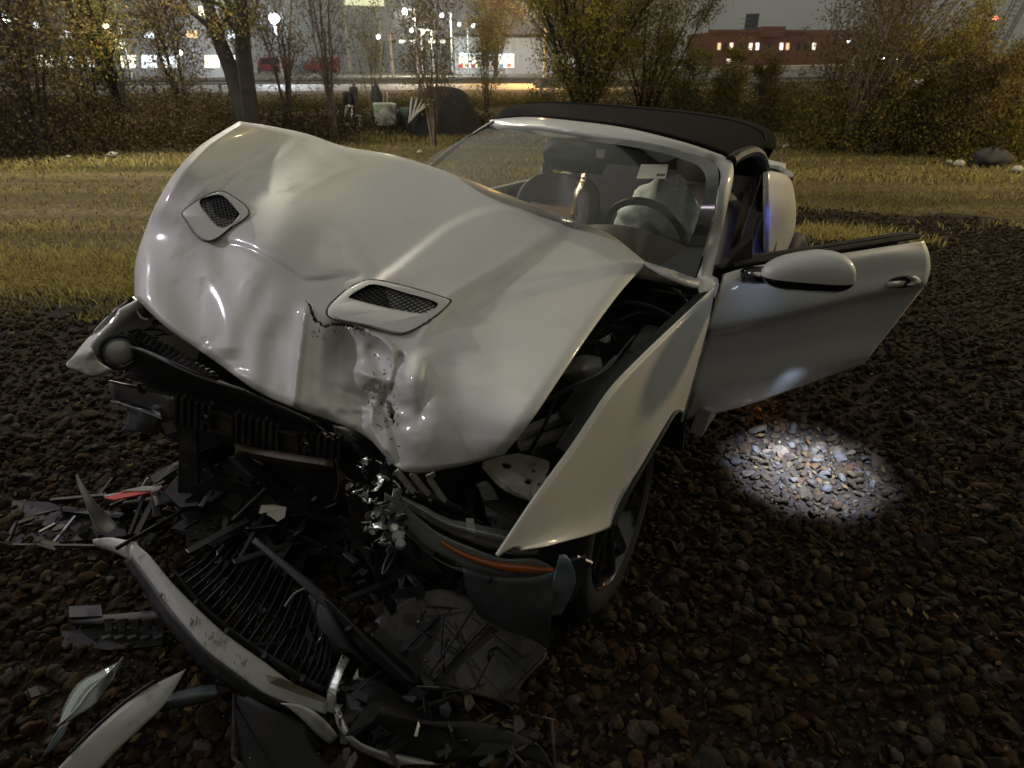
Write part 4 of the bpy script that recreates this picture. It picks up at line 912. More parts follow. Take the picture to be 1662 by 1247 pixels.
# --- long curved bumper strip
sz_ = lambda t: .16 + .07 * math.sin(math.pi * t) - .03 * t
T = [(220, 882), (244, 903), (277, 943), (317, 984), (366, 1029), (427, 1073), (480, 1112), (533, 1137)]
B = [(213, 902), (243, 943), (276, 988), (301, 1017), (333, 1053), (386, 1094), (439, 1130), (529, 1159)]
Dk = [(200, 912), (226, 950), (256, 1000), (288, 1038), (322, 1078), (378, 1120), (432, 1148), (520, 1172)]
tp = [PZ(a, b, sz_(i / 7)) for i, (a, b) in enumerate(T)]; bp_ = [PZ(a, b, sz_(i / 7) - .004) for i, (a, b) in enumerate(B)]
md = [(a + b) / 2 + Vector((0, 0, .0035)) for a, b in zip(tp, bp_)]; dk = [PZ(a, b, sz_(i / 7) - .055) for i, (a, b) in enumerate(Dk)]
strip = thing_mb(MB().grid(loft([tp, md, bp_], 10, 70)), 'bumper_strip', M_WHITE, 'long curved silver bumper strip torn off and lying in front of the car', 'bumper', smooth='all', solid=.008)
MB().grid(loft([[p + Vector((0, 0, -.002)) for p in bp_], dk], 4, 60)).build('lower_lip', M_BLACK2, strip, smooth='all', solid=.006)
MB().grid(loft([pl3((150, 876, .10), (175, 872, .13), (200, 876, .15), (222, 880, .16)), pl3((152, 884, .09), (178, 886, .12), (202, 892, .14), (226, 898, .155)), pl3((160, 890, .08), (182, 896, .10), (204, 906, .12), (216, 912, .14))], 8, 14)).build('torn_end', M_PAINTD, strip, smooth='all', solid=.006)
m = MB(); m.grid(loft([pl3((124, 770, .36), (150, 812, .27), (175, 836, .18), (191, 857, .14)), pl3((124, 770, .36), (144, 822, .26), (160, 850, .17), (178, 866, .13)), pl3((123, 772, .36), (140, 815, .25), (154, 850, .16), (163, 862, .12))], 7, 16)); m.build('upright_spike', M_PAINTD, strip, smooth='all', solid=.005)
for x, y in ((280, 938), (318, 982), (368, 1028), (430, 1068), (492, 1105)):
    m = MB(); m.box(PZ(x, y, .19), (.018, .012, .02), Matrix.Rotation(.6, 3, 'Z')); m.build('clip', M_BLACK2, strip)
m = MB(); m.plate(pl3((431, 1095, .21), (455, 1100, .215), (500, 1120, .19), (530, 1134, .17), (524, 1140, .17), (480, 1125, .19), (445, 1112, .205), (436, 1108, .21)), .004); m.build('bare_patch', M_RUST, strip)
m = MB(); m.grid(loft([pl3((455, 1142, .15), (490, 1146, .15), (520, 1165, .14), (548, 1196, .10)), pl3((470, 1150, .14), (488, 1166, .12), (512, 1190, .09), (535, 1210, .05))], 5, 12)); m.build('peeled_flap', M_PAINTD, strip, smooth='all', solid=.004)
m = MB()
for k in range(26):
    x = rg.choice([(265 + rg.uniform(-6, 10), 962 + rg.uniform(-8, 10)), (310 + rg.uniform(-10, 10), 1010 + rg.uniform(-10, 10)), (388 + rg.uniform(-12, 14), 1070 + rg.uniform(-8, 8)), (340 + rg.uniform(-10, 10), 1035 + rg.uniform(-10, 10))])
    t = min(max((x[0] - 220) / 313, 0), 1); p = PZ(*x, sz_(t) + .012); q = PZ(x[0] - rg.uniform(-1, 3), x[1] + rg.uniform(3, 9), sz_(t) + .012); m.bar(p, q, .0018, .0015)
m.build('scratches', M_INK, strip, kind='stuff')
# --- lower grille with slanted slats
gr = empty('lower_grille', PZ(420, 1000, 0), 'broken black lower grille with slanted slats lying behind the bumper strip', 'grille')
L0, L1 = [(280, 925), (320, 975), (372, 1022), (430, 1062), (490, 1100), (528, 1120)], [(352, 868), (395, 880), (440, 905), (480, 950), (515, 1005), (540, 1060)]
def along(P, t):
    t *= len(P) - 1; k = min(int(t), len(P) - 2); return lp(P[k], P[k + 1], t - k)
for k in range(22):
    a, b = along(L0, (k + .2) / 22), along(L1, (k + .6) / 22)
    mid = lp(a, b, .5)
    m = MB(); pa, pm, pb = PZ(*a, .10), PZ(mid[0] + 3, mid[1] + 4, .14), PZ(*b, .12)
    cv = catmull([pa, pm, pb], 9)
    for q0, q1 in zip(cv, cv[1:]): m.bar(q0, q1 + (q1 - q0) * .05, .0035 + .001 * (k % 3), .013, (0, 0, 1))
    m.build('slat', M_BLACK, gr)
    if k < 21:
        a2 = along(L0, (k + 1.2) / 22); m = MB(); m.tube([PZ(*lp(a2, b, .15), .105), PZ(*lp(a2, b, .5), .125), PZ(*lp(a2, b, .85), .12)], [.002, .005, .002], 5); m.build('slat', M_BLACK, gr)
m = MB(); m.tube(catmull([PZ(*p, .10) for p in L0], 24), .009, 6); m.build('grille_frame', M_BLACK, gr, smooth=True)
m = MB(); m.grid(loft([pl3((415, 872, .22), (470, 915, .21), (520, 955, .19), (566, 1000, .15)), pl3((408, 880, .21), (460, 925, .20), (508, 968, .18), (556, 1014, .14))], 4, 20)); m.build('grille_frame', M_BLACK2, gr, smooth='all', solid=.014)
m = MB(); m.tube(catmull(pl3((462, 985, .17), (478, 964, .18), (500, 955, .185), (520, 960, .18)), 12), .004, 6); m.build('frame_clip', M_ALU, gr)
m = MB(); m.grid(loft([pl3((500, 965, .15), (525, 970, .17), (560, 1010, .14)), pl3((515, 1020, .13), (545, 1010, .16), (575, 1045, .10)), pl3((540, 1070, .1), (570, 1060, .12), (610, 1090, .06))], 10, 10)); m.build('grille_surround', M_BLACK, gr, smooth='all', solid=.008)
# --- slotted panel behind
sp_ = empty('slotted_panel', PZ(340, 850, 0), 'dark slotted plastic panel leaning under the bumper beam', 'plastic panel')
def bil(a, b, c, d, u, v): return lp(lp(a, b, u), lp(d, c, u), v)
q4 = ((306, 814), (394, 806), (396, 868), (300, 888))
def pz4(u, v, dz=0): x = bil(*q4, u, v); return PZ(x[0], x[1], .17 - .10 * v + dz)
P0 = [pz4(0, 0), pz4(.3, 0, .006), pz4(.7, 0, .006), pz4(1, 0), pz4(1, 1), pz4(.6, 1.03), pz4(.3, .99), pz4(0, 1)]
hs = []
for r_ in range(5):
    for c_ in range(4):
        u, v = .08 + c_ * .24 + (.05 if r_ % 2 else 0), .12 + r_ * .19; hs.append([pz4(u, v), pz4(u + .14, v - .01), pz4(u + .14, v + .035), pz4(u, v + .04)])
plate_holes(P0, hs, .005, 'panel', M_BLACK2, sp_).matrix_parent_inverse = Matrix.Translation(sp_.location).inverted()
# wire hexagon net beside the slotted panel
m = MB()
for i in range(7):
    for j in range(4):
        x, y = 398 + j * 15 + (7 if i % 2 else 0), 795 + i * 11
        for a, b in (((0, 0), (8, -4)), ((8, -4), (15, 0)), ((0, 0), (0, 8))): m.bar(PZ(x + a[0], y + a[1], .12), PZ(x + b[0], y + b[1], .12), .003, .003)
thing_mb(m, 'honeycomb_grille', M_BLACK, 'black honeycomb grille mesh beside the slotted plastic panel', 'grille')
# --- paper-white chip on the dark panel
thing_mb(MB().plate(pl3((424, 820, .20), (445, 819, .21), (465, 823, .20), (462, 840, .18), (450, 847, .17), (438, 838, .18), (420, 833, .19)), .003), 'paint_chip', M_PAPER, 'pale crumpled chip lying on dark plastic behind the bumper strip', 'fragment')
# --- black smashed grille frame with red lamp piece at left
fl = empty('smashed_trim_frame', PZ(120, 840, 0), 'black smashed plastic frame with a red and white sliver at the left', 'car trim')
for a, b, w_, mt in (((82, 812, .08), (172, 804, .10), .016, M_BLACK2), ((170, 806, .12), (262, 790, .16), .012, M_ALU), ((40, 812, .03), (10, 884, .02), .012, M_BLACK), ((10, 884, .02), (160, 886, .06), .010, M_BLACK2),
                 ((122, 838, .06), (86, 882, .03), .010, M_ALU), ((256, 800, .14), (222, 868, .08), .020, M_BLACK2), ((236, 800, .14), (210, 868, .08), .012, M_BLACK), ((182, 776, .10), (160, 806, .08), .010, M_BLACK2),
                 ((58, 836, .05), (100, 826, .06), .012, M_BLACK2), ((100, 828, .05), (200, 840, .08), .03, M_BLACK), ((240, 776, .14), (228, 795, .1), .012, M_ALU), ((64, 864, .04), (90, 850, .05), .012, M_CHROME), ((30, 850, .04), (55, 842, .04), .02, M_BLACK), ((200, 820, .1), (255, 812, .12), .03, M_BLACK)):
    m = MB(); m.bar(PZ(*a), PZ(*b), w_, w_ * .6); m.build('frame_bar', mt, fl)
m = MB(); m.plate(pl3((168, 808, .135), (196, 799, .14), (240, 789, .155), (258, 792, .16), (262, 795, .158), (240, 800, .15), (210, 806, .145), (185, 811, .14)), .006); m.build('red_lens', M_REDL, fl)
m = MB(); m.plate(pl3((196, 797, .147), (232, 789, .16), (264, 789, .165), (256, 796, .16), (226, 797, .152)), .004); m.build('white_sliver', M_WHITE, fl)
for k in range(14):
    x, y = rg.uniform(20, 250), rg.uniform(800, 884); shard(x, y, .05, rg.uniform(.015, .04), M_BLACK if k % 3 else M_BLACK2, fl, 'frame_shard', 1.6, .004).matrix_parent_inverse = Matrix.Translation(fl.location).inverted()
m = MB(); m.plate(pl3((20, 812, .03), (80, 815, .05), (130, 835, .05), (200, 835, .06), (205, 870, .04), (100, 880, .02), (12, 882, .01)), .01); m.build('frame_backing', M_BLACK, fl)
# --- comb shaped bracket
cb = thing_mb(MB().grid(loft([pl3((112, 1000, .06), (170, 998, .08), (240, 992, .12), (299, 990, .19)), pl3((116, 1012, .06), (170, 1012, .075), (235, 1006, .115), (290, 997, .18))], 3, 20)), 'comb_bracket', M_BLACK2, 'dark comb shaped bracket with teeth resting against the bumper strip', 'bracket', smooth=True, solid=.01)
for k in range(5):
    x = 168 + k * 21; m = MB(); m.plate(pl3((x, 1006, .085 + .012 * k), (x + 15, 1004, .09 + .012 * k), (x + 14, 1024, .06 + .01 * k), (x + 3, 1026, .06 + .01 * k)), .006); m.build('tooth', M_BLACK2, cb)
    m = MB(); m.plate(pl3((x - 5, 1033, .05), (x + 10, 1029, .055), (x + 12, 1033, .05), (x - 2, 1038, .045)), .005); m.build('tooth_tip', M_BLUEGREY, cb)
m = MB(); m.plate(pl3((112, 984, .07), (164, 982, .085), (166, 1000, .08), (112, 1002, .07)), .01); m.build('bracket_plate', M_BLACK2, cb)
m = MB(); m.plate(pl3((100, 1024, .03), (160, 1020, .04), (268, 1016, .06), (262, 1048, .03), (180, 1055, .02), (100, 1050, .02)), .008); m.build('bracket_base', M_BLACK, cb)
# --- pale leaf shaped shard
lf = thing_mb(MB().grid(loft([pl3((94, 1178, .05), (106, 1140, .07), (130, 1106, .085), (160, 1090, .08), (198, 1072, .06)), pl3((94, 1178, .055), (125, 1150, .07), (148, 1120, .085), (172, 1098, .085), (200, 1068, .065)), pl3((94, 1178, .05), (132, 1158, .06), (158, 1138, .065), (180, 1108, .06), (201, 1066, .06))], 10, 30)), 'leaf_shaped_lens', M_CLEAR2, 'pale translucent leaf shaped lens fragment on stones left of the bumper strip', 'lens fragment', smooth='all', solid=.004)
m = MB(); m.tube(catmull(pl3((94, 1178, .058), (125, 1150, .074), (148, 1120, .089), (172, 1098, .089), (200, 1068, .068)), 16), .002, 5); m.build('lens_rib', M_ALU, lf)
thing_mb(MB().grid(loft([pl3((66, 1232, .03), (84, 1200, .05), (98, 1180, .06)), pl3((92, 1214, .03), (106, 1190, .05), (112, 1172, .06))], 6, 8)), 'flat_lens_fragment', M_BLUEGREY, 'dull flat fragment on stones below the leaf shaped lens', 'fragment', smooth='all', solid=.003)
# --- two long shards at the bottom left
w1 = thing_mb(MB().grid(loft([pl3((80, 1262, .05), (135, 1205, .102), (195, 1150, .142), (245, 1115, .158), (302, 1086, .17)), pl3((110, 1262, .053), (165, 1210, .10), (215, 1166, .136), (262, 1128, .153), (302, 1086, .17)), pl3((150, 1262, .05), (185, 1222, .09), (230, 1180, .12), (268, 1142, .14), (302, 1087, .168))], 8, 36)), 'bumper_side_shard', M_WHITE, 'long pale painted shard pointing up right at the lower left corner', 'bumper fragment', smooth='all', solid=.006)
m = MB(); m.tube(catmull([p + Vector((-.004, -.003, .004)) for p in pl3((112, 1228, .08), (150, 1190, .11), (200, 1146, .14), (250, 1110, .16))], 16), .005, 5); m.build('edge_seal', M_BLACK, w1)
thing_mb(MB().grid(loft([pl3((228, 1162, .09), (270, 1130, .11), (318, 1115, .11), (352, 1112, .10)), pl3((234, 1158, .10), (272, 1140, .12), (318, 1128, .12), (355, 1124, .11)), pl3((228, 1164, .09), (275, 1152, .09), (320, 1143, .09), (352, 1134, .09))], 8, 20)), 'grey_trim_wedge', M_BLUEGREY, 'dull grey trim wedge tucked under the long pale shard', 'trim piece', smooth='all', solid=.01)
# --- bottom centre tangle: second bumper corner, folded black skins and slivers
tg = empty('crumpled_bumper_corner', PZ(600, 1150, 0), 'crumpled black and silver bumper corner at the bottom of the pile', 'bumper fragment')
def tpart(mb, name, mt, **kw): return mb.build(name, mt, tg, **kw)
tpart(MB().grid(loft([pl3((555, 1062, .20), (545, 1085, .21), (532, 1120, .19), (530, 1155, .15)), pl3((568, 1070, .20), (556, 1092, .22), (545, 1125, .20), (545, 1160, .15))], 5, 22)), 'torn_edge', foil, smooth='all', solid=.004)
for k in range(16):
    x, y = lp((556, 1066), (545, 1160), rg.random()); shard(x + rg.uniform(-5, 6), y, .20, rg.uniform(.006, .015), foil if k % 2 else M_BLACK2, tg, 'edge_shard', 1.2, .002).matrix_parent_inverse = Matrix.Translation(tg.location).inverted()
tpart(MB().grid(loft([pl3((540, 1140, .14), (548, 1180, .12), (575, 1215, .10), (640, 1245, .06)), pl3((552, 1150, .16), (566, 1190, .15), (600, 1215, .12), (680, 1240, .07)), pl3((562, 1180, .10), (590, 1210, .09), (640, 1222, .07), (720, 1238, .04))], 8, 26)), 'corner_skin', M_PAINTD, smooth='all', solid=.005)
tpart(MB().grid(loft([pl3((560, 1120, .12), (600, 1100, .13), (640, 1120, .12), (700, 1180, .09), (740, 1230, .05)), pl3((570, 1160, .14), (620, 1150, .17), (680, 1170, .15), (740, 1190, .12), (800, 1230, .08)), pl3((600, 1190, .10), (660, 1190, .12), (730, 1180, .13), (800, 1180, .12), (870, 1210, .09)), pl3((620, 1240, .04), (700, 1240, .05), (770, 1235, .07), (840, 1230, .07), (900, 1250, .05))], 18, 30)), 'folded_skin', M_BLACK, smooth='all', solid=.006)
tpart(MB().plate(pl3((672, 1195, .17), (678, 1172, .20), (680, 1180, .2), (676, 1196, .17)), .003), 'bright_sliver', M_PAPER)
tpart(MB().plate(pl3((572, 1104, .2), (580, 1086, .22), (582, 1100, .21), (590, 1104, .2)), .003), 'bright_sliver', M_PRIMER)
for a, b in (((520, 1130), (532, 1190)), ((380, 1125), (378, 1230)), ((378, 1230), (410, 1262)), ((640, 1140), (700, 1118)), ((655, 1160), (740, 1128)), ((800, 1160), (730, 1200)), ((860, 1160), (900, 1170)), ((896, 1170), (902, 1250)), ((700, 1115), (660, 1150)), ((815, 1205), (850, 1240))):
    tpart(MB().tube([PZ(*a, .11), PZ(*lp(a, b, .5), .12), PZ(*b, .09)], .004, 5), 'skin_rib', M_BLACK2)
thing_mb(MB().grid(loft([pl3((385, 1120, .13), (440, 1150, .14), (500, 1175, .10)), pl3((382, 1180, .08), (440, 1200, .10), (510, 1215, .07)), pl3((400, 1262, .03), (460, 1262, .05), (560, 1262, .03))], 10, 14)), 'bumper_lower_skin', M_BLACK, 'smooth black lower bumper skin under the bumper strip at the bottom', 'bumper fragment', smooth='all', solid=.006)
# --- big undertray and black liner arcs
ut = thing_mb(MB().grid(loft([pl3((610, 1005, .08), (690, 960, .12), (760, 965, .14), (820, 1000, .13), (884, 1040, .12)), pl3((600, 1050, .06), (690, 1020, .08), (760, 1030, .10), (830, 1050, .11), (886, 1068, .10)), pl3((640, 1090, .05), (700, 1080, .06), (760, 1085, .08), (815, 1100, .09), (852, 1105, .08)), pl3((690, 1120, .04), (720, 1120, .05), (760, 1125, .06), (800, 1135, .06), (828, 1148, .05))], 20, 30)), 'engine_undertray', mat('dirty_undertray_plastic', (.026, .026, .021), .55, 0, 0, bump=.3, bscale=25, var=.4, vscale=8, dirt=((.075, .055, .03), .47, .85), dscale=9), 'large dirty undertray panel lying flat under the broken headlight', 'undertray', smooth='all', solid=.006)
for a, b in (((650, 1060, .075), (710, 1000, .10)), ((700, 1105, .06), (790, 1010, .13)), ((880, 1062, .11), (815, 1130, .08))):
    m = MB(); m.bar(PZ(*a), PZ(*b), .014, .008); m.build('tray_rib', M_BLACK2, ut)
thing_mb(MB().grid(loft([pl3((505, 960, .16), (530, 990, .15), (580, 1050, .12), (650, 1110, .09)), pl3((545, 985, .19), (575, 1015, .18), (620, 1060, .15), (672, 1108, .11)), pl3((560, 1010, .12), (600, 1030, .12), (640, 1064, .10), (690, 1105, .07))], 10, 24)), 'wheel_liner', M_BLACK, 'curved black wheel liner strip between grille and undertray', 'wheel liner', smooth='all', solid=.008)
for i, (x, y, s, mt, lb) in enumerate(((130, 820, .03, M_CLEAR2, 'clear splinter beside the upright silver spike'), (322, 742, .02, M_BLACK2, 'small dark chip under the ribbed absorber'), (575, 1098, .02, M_PAPER, 'tiny white chip beside the torn bumper end'),
                                       (728, 1012, .03, M_RUST, 'brown plastic chip on the undertray'), (900, 1100, .025, M_BLACK2, 'dark chip on stones right of the undertray'), (60, 1120, .03, M_BLACK, 'black shard on stones at the far left'), (205, 1085, .02, M_BLACK2, 'dark sliver above the long pale shard'))):
    shard(x, y, .03, s, mt, None, 'plastic_chip', 1.4, .004, label=lb, cat='fragment')
# two cracked plastic sheets visible between undertray and liner
thing_mb(MB().plate(pl3((600, 985, .07), (650, 960, .09), (700, 975, .10), (690, 1010, .08), (630, 1030, .06)), .005), 'liner_sheet', M_BLACK2, 'dark liner sheet lying above the curved wheel liner strip', 'plastic sheet')

# ribs, bolts and torn rim of the undertray
for k in range(9):
    x, y = lp((640, 1075), (840, 1010), k / 8); m = MB(); m.lathe(PZ(x + rg.uniform(-12, 12), y + rg.uniform(-14, 14), .115), (0, 0, 1), [(0, .009), (.004, .008), (.005, 0)], 10); m.build('bolt', M_DARKMET, ut, smooth=True)
for a, b in (((690, 985), (775, 990)), ((720, 1000), (715, 1075)), ((760, 1000), (830, 1055)), ((650, 1040), (700, 1090)), ((800, 1060), (770, 1120))):
    m = MB(); m.tube([PZ(*lp(a, b, t), .118 + .004 * math.sin(t * 9)) for t in (0, .25, .5, .75, 1)], .0035, 5); m.build('tray_rib', M_BLACK2, ut)
# small broken bits thrown over the pile
for k in range(64):
    x, y = (rg.uniform(545, 880), rg.uniform(1120, 1240)) if k % 2 else (rg.uniform(420, 700), rg.uniform(860, 1130))
    o = shard(x, y, rg.uniform(.10, .17), rg.uniform(.008, .032), (M_BLACK, M_BLACK2, M_BLACK, M_BLACK, M_BLACK2)[k % 5], tg, 'broken_shard', rg.uniform(.8, 3), .003); o.matrix_parent_inverse = Matrix.Translation(tg.location).inverted()
for k in range(16):
    x, y = rg.uniform(440, 860), rg.uniform(900, 1220); a = rg.uniform(0, 6.28); L = rg.uniform(30, 90); z_ = .12
    tpart(MB().tube(catmull([PZ(x, y, z_), PZ(x + L * .4 * math.cos(a) + rg.uniform(-12, 12), y + L * .4 * math.sin(a), z_ + .03), PZ(x + L * math.cos(a), y + L * .6 * math.sin(a), z_ - .02)], 10), rg.choice([.0018, .003, .0045]), 5), 'loose_wire', M_BLACK if k % 3 else M_DARKMET)
# glitter of broken glass on the stones by the nose
gv = MB()
for k in range(150):
    x, y = rg.gauss(560, 220), rg.gauss(1000, 130)
    if not (0 < x < 1000 and 700 < y < 1245): continue
    c = PZ(x, y, rg.uniform(.04, .07)); s_ = rg.uniform(.001, .0035); gv.box(c, (s_, s_ * rg.uniform(.5, 1), s_ * .5), Matrix.Rotation(rg.uniform(0, 3), 3, 'Z') @ Matrix.Rotation(rg.uniform(-1, 1), 3, 'X'))
gv.build('glass_crumbs', M_CLEAR2, None, kind='stuff', label='tiny crumbs of broken glass scattered under the nose', cat='glass')
# ================================================================== ground, stones, grass
def HD(px, D, z=0.0):
    d = ray(px, 97); k = D / math.hypot(d.x, d.y); return Vector((CAM.x + d.x * k, CAM.y + d.y * k, z))
FH = np.array([math.cos(YAW), math.sin(YAW)]); RH = np.array([math.sin(YAW), -math.cos(YAW)])
def projn(P):
    d = P - camv; f_ = d @ fwv; return 831 + FPX * (d @ rtv) / f_, 623.5 - FPX * (d @ upv) / f_, f_
def noise2(x, y, s, seed):
    return vnoise(np.abs(x + 300), np.abs(y + 300), s, seed)

def attr_mat(name, attr='tint', rough=.8, transl=0.0, bump=0.0, bscale=80, objinfo=False, mul=(1, 1, 1)):
    m = bpy.data.materials.new(name); m.use_nodes = True; t = m.node_tree; b = t.nodes['Principled BSDF']; b.inputs['Roughness'].default_value = rough
    b.inputs['Specular IOR Level'].default_value = .06
    if objinfo:
        oi = t.nodes.new('ShaderNodeObjectInfo'); r_ = t.nodes.new('ShaderNodeValToRGB'); r_.color_ramp.interpolation = 'CONSTANT'
        pal = STONE_PAL; e = r_.color_ramp.elements
        e[0].color = (*pal[0], 1); e[1].position = 1 / len(pal); e[1].color = (*pal[1], 1)
        for i in range(2, len(pal)): q = e.new(i / len(pal)); q.color = (*pal[i], 1)
        t.links.new(oi.outputs['Random'], r_.inputs[0]); c = r_.outputs[0]
    else:
        a = t.nodes.new('ShaderNodeAttribute'); a.attribute_name = attr; c = a.outputs['Color']
    if bump:
        tcn = t.nodes.new('ShaderNodeTexCoord'); n = t.nodes.new('ShaderNodeTexNoise'); n.inputs['Scale'].default_value = bscale; n.inputs['Detail'].default_value = 5
        t.links.new(tcn.outputs['Object'], n.inputs['Vector'])
        mr = t.nodes.new('ShaderNodeMapRange'); mr.inputs[1].default_value = .3; mr.inputs[2].default_value = .7; mr.inputs[3].default_value = .6; mr.inputs[4].default_value = 1.35
        t.links.new(n.outputs['Fac'], mr.inputs[0]); x = t.nodes.new('ShaderNodeMix'); x.data_type = 'RGBA'; x.blend_type = 'MULTIPLY'; x.inputs[0].default_value = 1
        t.links.new(c, x.inputs[6]); t.links.new(mr.outputs[0], x.inputs[7]); c = x.outputs[2]
        bp = t.nodes.new('ShaderNodeBump'); bp.inputs['Strength'].default_value = bump; bp.inputs['Distance'].default_value = .01
        t.links.new(n.outputs['Fac'], bp.inputs['Height']); t.links.new(bp.outputs[0], b.inputs['Normal'])
    t.links.new(c, b.inputs['Base Color'])
    if transl:
        tl = t.nodes.new('ShaderNodeBsdfTranslucent'); t.links.new(c, tl.inputs[0]); mx = t.nodes.new('ShaderNodeMixShader'); mx.inputs[0].default_value = transl
        t.links.new(b.outputs[0], mx.inputs[1]); t.links.new(tl.outputs[0], mx.inputs[2]); t.links.new(mx.outputs[0], t.nodes['Material Output'].inputs[0])
    return m
def np_mesh(name, V, F, mt, cols=None, **kw):
    """V (n,3), F (m,k) arrays, cols per vertex"""
    me = bpy.data.meshes.new(name); k = F.shape[1]
    me.vertices.add(len(V)); me.vertices.foreach_set('co', V.astype(np.float32).ravel())
    me.loops.add(F.size); me.loops.foreach_set('vertex_index', F.astype(np.int32).ravel())
    me.polygons.add(len(F)); me.polygons.foreach_set('loop_start', np.arange(0, F.size, k, dtype=np.int32))
    try: me.polygons.foreach_set('loop_total', np.full(len(F), k, dtype=np.int32))
    except Exception: pass
    me.update(calc_edges=True); me.validate()
    if cols is not None:
        a = me.attributes.new('tint', 'FLOAT_COLOR', 'POINT'); c4 = np.ones((len(V), 4), np.float32); c4[:, :3] = cols; a.data.foreach_set('color', c4.ravel())
    me.materials.append(mt); o = bpy.data.objects.new(name, me); par = kw.pop('parent', None); return reg(o, par, **kw)

def ground_mat(name, c1, c2, c3, s1, s2, stretch=None):
    m = bpy.data.materials.new(name); m.use_nodes = True; t = m.node_tree; b = t.nodes['Principled BSDF']; b.inputs['Roughness'].default_value = .95; b.inputs['Specular IOR Level'].default_value = .15
    tcn = t.nodes.new('ShaderNodeTexCoord'); mp_ = t.nodes.new('ShaderNodeMapping'); mp_.inputs['Rotation'].default_value = (0, 0, -YAW)
    t.links.new(tcn.outputs['Object'], mp_.inputs[0])
    mp2 = t.nodes.new('ShaderNodeMapping'); mp2.inputs['Scale'].default_value = stretch or (1, 1, 1); t.links.new(mp_.outputs[0], mp2.inputs[0])
    n1 = t.nodes.new('ShaderNodeTexNoise'); n1.inputs['Scale'].default_value = s1; n1.inputs['Detail'].default_value = 5
    n2 = t.nodes.new('ShaderNodeTexNoise'); n2.inputs['Scale'].default_value = s2; n2.inputs['Detail'].default_value = 8; n2.inputs['Roughness'].default_value = .7
    t.links.new(mp2.outputs[0], n1.inputs['Vector']); t.links.new(mp_.outputs[0], n2.inputs['Vector'])
    r_ = t.nodes.new('ShaderNodeValToRGB'); e = r_.color_ramp.elements; e[0].position = .35; e[0].color = (*c1, 1); e[1].position = .65; e[1].color = (*c2, 1)
    t.links.new(n1.outputs['Fac'], r_.inputs[0])
    x = t.nodes.new('ShaderNodeMix'); x.data_type = 'RGBA'; x.inputs[7].default_value = (*c3, 1)
    mr = t.nodes.new('ShaderNodeMapRange'); mr.inputs[1].default_value = .42; mr.inputs[2].default_value = .66; t.links.new(n2.outputs['Fac'], mr.inputs[0]); t.links.new(mr.outputs[0], x.inputs[0])
    t.links.new(r_.outputs[0], x.inputs[6]); t.links.new(x.outputs[2], b.inputs['Base Color'])
    bp = t.nodes.new('ShaderNodeBump'); bp.inputs['Strength'].default_value = .8; bp.inputs['Distance'].default_value = .04; t.links.new(n2.outputs['Fac'], bp.inputs['Height']); t.links.new(bp.outputs[0], b.inputs['Normal'])
    return m
M_FIELD = ground_mat('dry_grass_soil', (.055, .045, .022), (.16, .125, .055), (.035, .028, .016), .9, 9, (1.6, .12, 1))
M_SOIL = ground_mat('dark_gravel_soil', (.022, .017, .012), (.04, .03, .02), (.015, .012, .009), 3, 30)
ext = 900
m = MB(); N = 24
m.grid([[Vector((-ext + 2 * ext * i / N, -ext + 2 * ext * j / N, 0)) for j in range(N + 1)] for i in range(N + 1)])
m.build('ground', M_FIELD, None, kind='structure', label='dry grass field reaching to the road and the horizon')
# gravel sheet
edge_px = [(-260, 452), (0, 462), (120, 478), (240, 486), (330, 430), (600, 380), (900, 355), (1290, 342), (1420, 352), (1560, 352), (1700, 372), (2300, 420)]
edge_w = [PZ(a, b - 4, 0) for a, b in edge_px]
ew = np.array([((p.x - CAM.x) * RH[0] + (p.y - CAM.y) * RH[1], (p.x - CAM.x) * FH[0] + (p.y - CAM.y) * FH[1]) for p in edge_w])
gp = []
for i in range(120):
    lat = ew[0, 0] + (ew[-1, 0] - ew[0, 0]) * i / 119; fwd = np.interp(lat, ew[:, 0], ew[:, 1]) + rng.uniform(-.12, .12)
    gp.append(Vector((CAM.x + RH[0] * lat + FH[0] * fwd, CAM.y + RH[1] * lat + FH[1] * fwd, .004)))
m = MB(); m.grid([gp, [Vector((CAM.x + RH[0] * la_ - FH[0] * 3.5, CAM.y + RH[1] * la_ - FH[1] * 3.5, .004)) for la_ in np.linspace(-7.0, 9.5, 120)]])
gravel = m.build('gravel_bed', M_SOIL, None, kind='structure', label='bed of broken stones around the wrecked car')
# stones
STONE_PAL = [tuple(c * .18 + m_ * .10 for c, m_ in zip(q, (.15, .10, .055))) for q in [(.105, .078, .050), (.15, .110, .068), (.20, .145, .09), (.085, .078, .072), (.12, .118, .118), (.15, .078, .04), (.27, .225, .17), (.10, .066, .038), (.17, .125, .055), (.055, .047, .038), (.20, .20, .20), (.12, .092, .055), (.13, .10, .07)]]
def rock_variants(sub, n, seed):
    out = []; r_ = np.random.default_rng(seed)
    for i in range(n):
        bm = bmesh.new(); bmesh.ops.create_icosphere(bm, subdivisions=sub, radius=1); V = np.array([v.co[:] for v in bm.verts]); F = np.array([[v.index for v in f.verts] for f in bm.faces]); bm.free()
        for k in range(10):
            nn_ = r_.normal(size=3); nn_ /= np.linalg.norm(nn_); dcut = r_.uniform(.38, .74); s_ = V @ nn_; V = V - np.outer(np.maximum(s_ - dcut, 0), nn_)
        V = V + r_.normal(scale=.03, size=V.shape)
        V = V * np.array([r_.uniform(.85, 1.35), r_.uniform(.7, 1.0), r_.uniform(.36, .66)])
        out.append((V, F))
    return out
hi, lo_ = rock_variants(2, 10, 4), rock_variants(1, 8, 5)
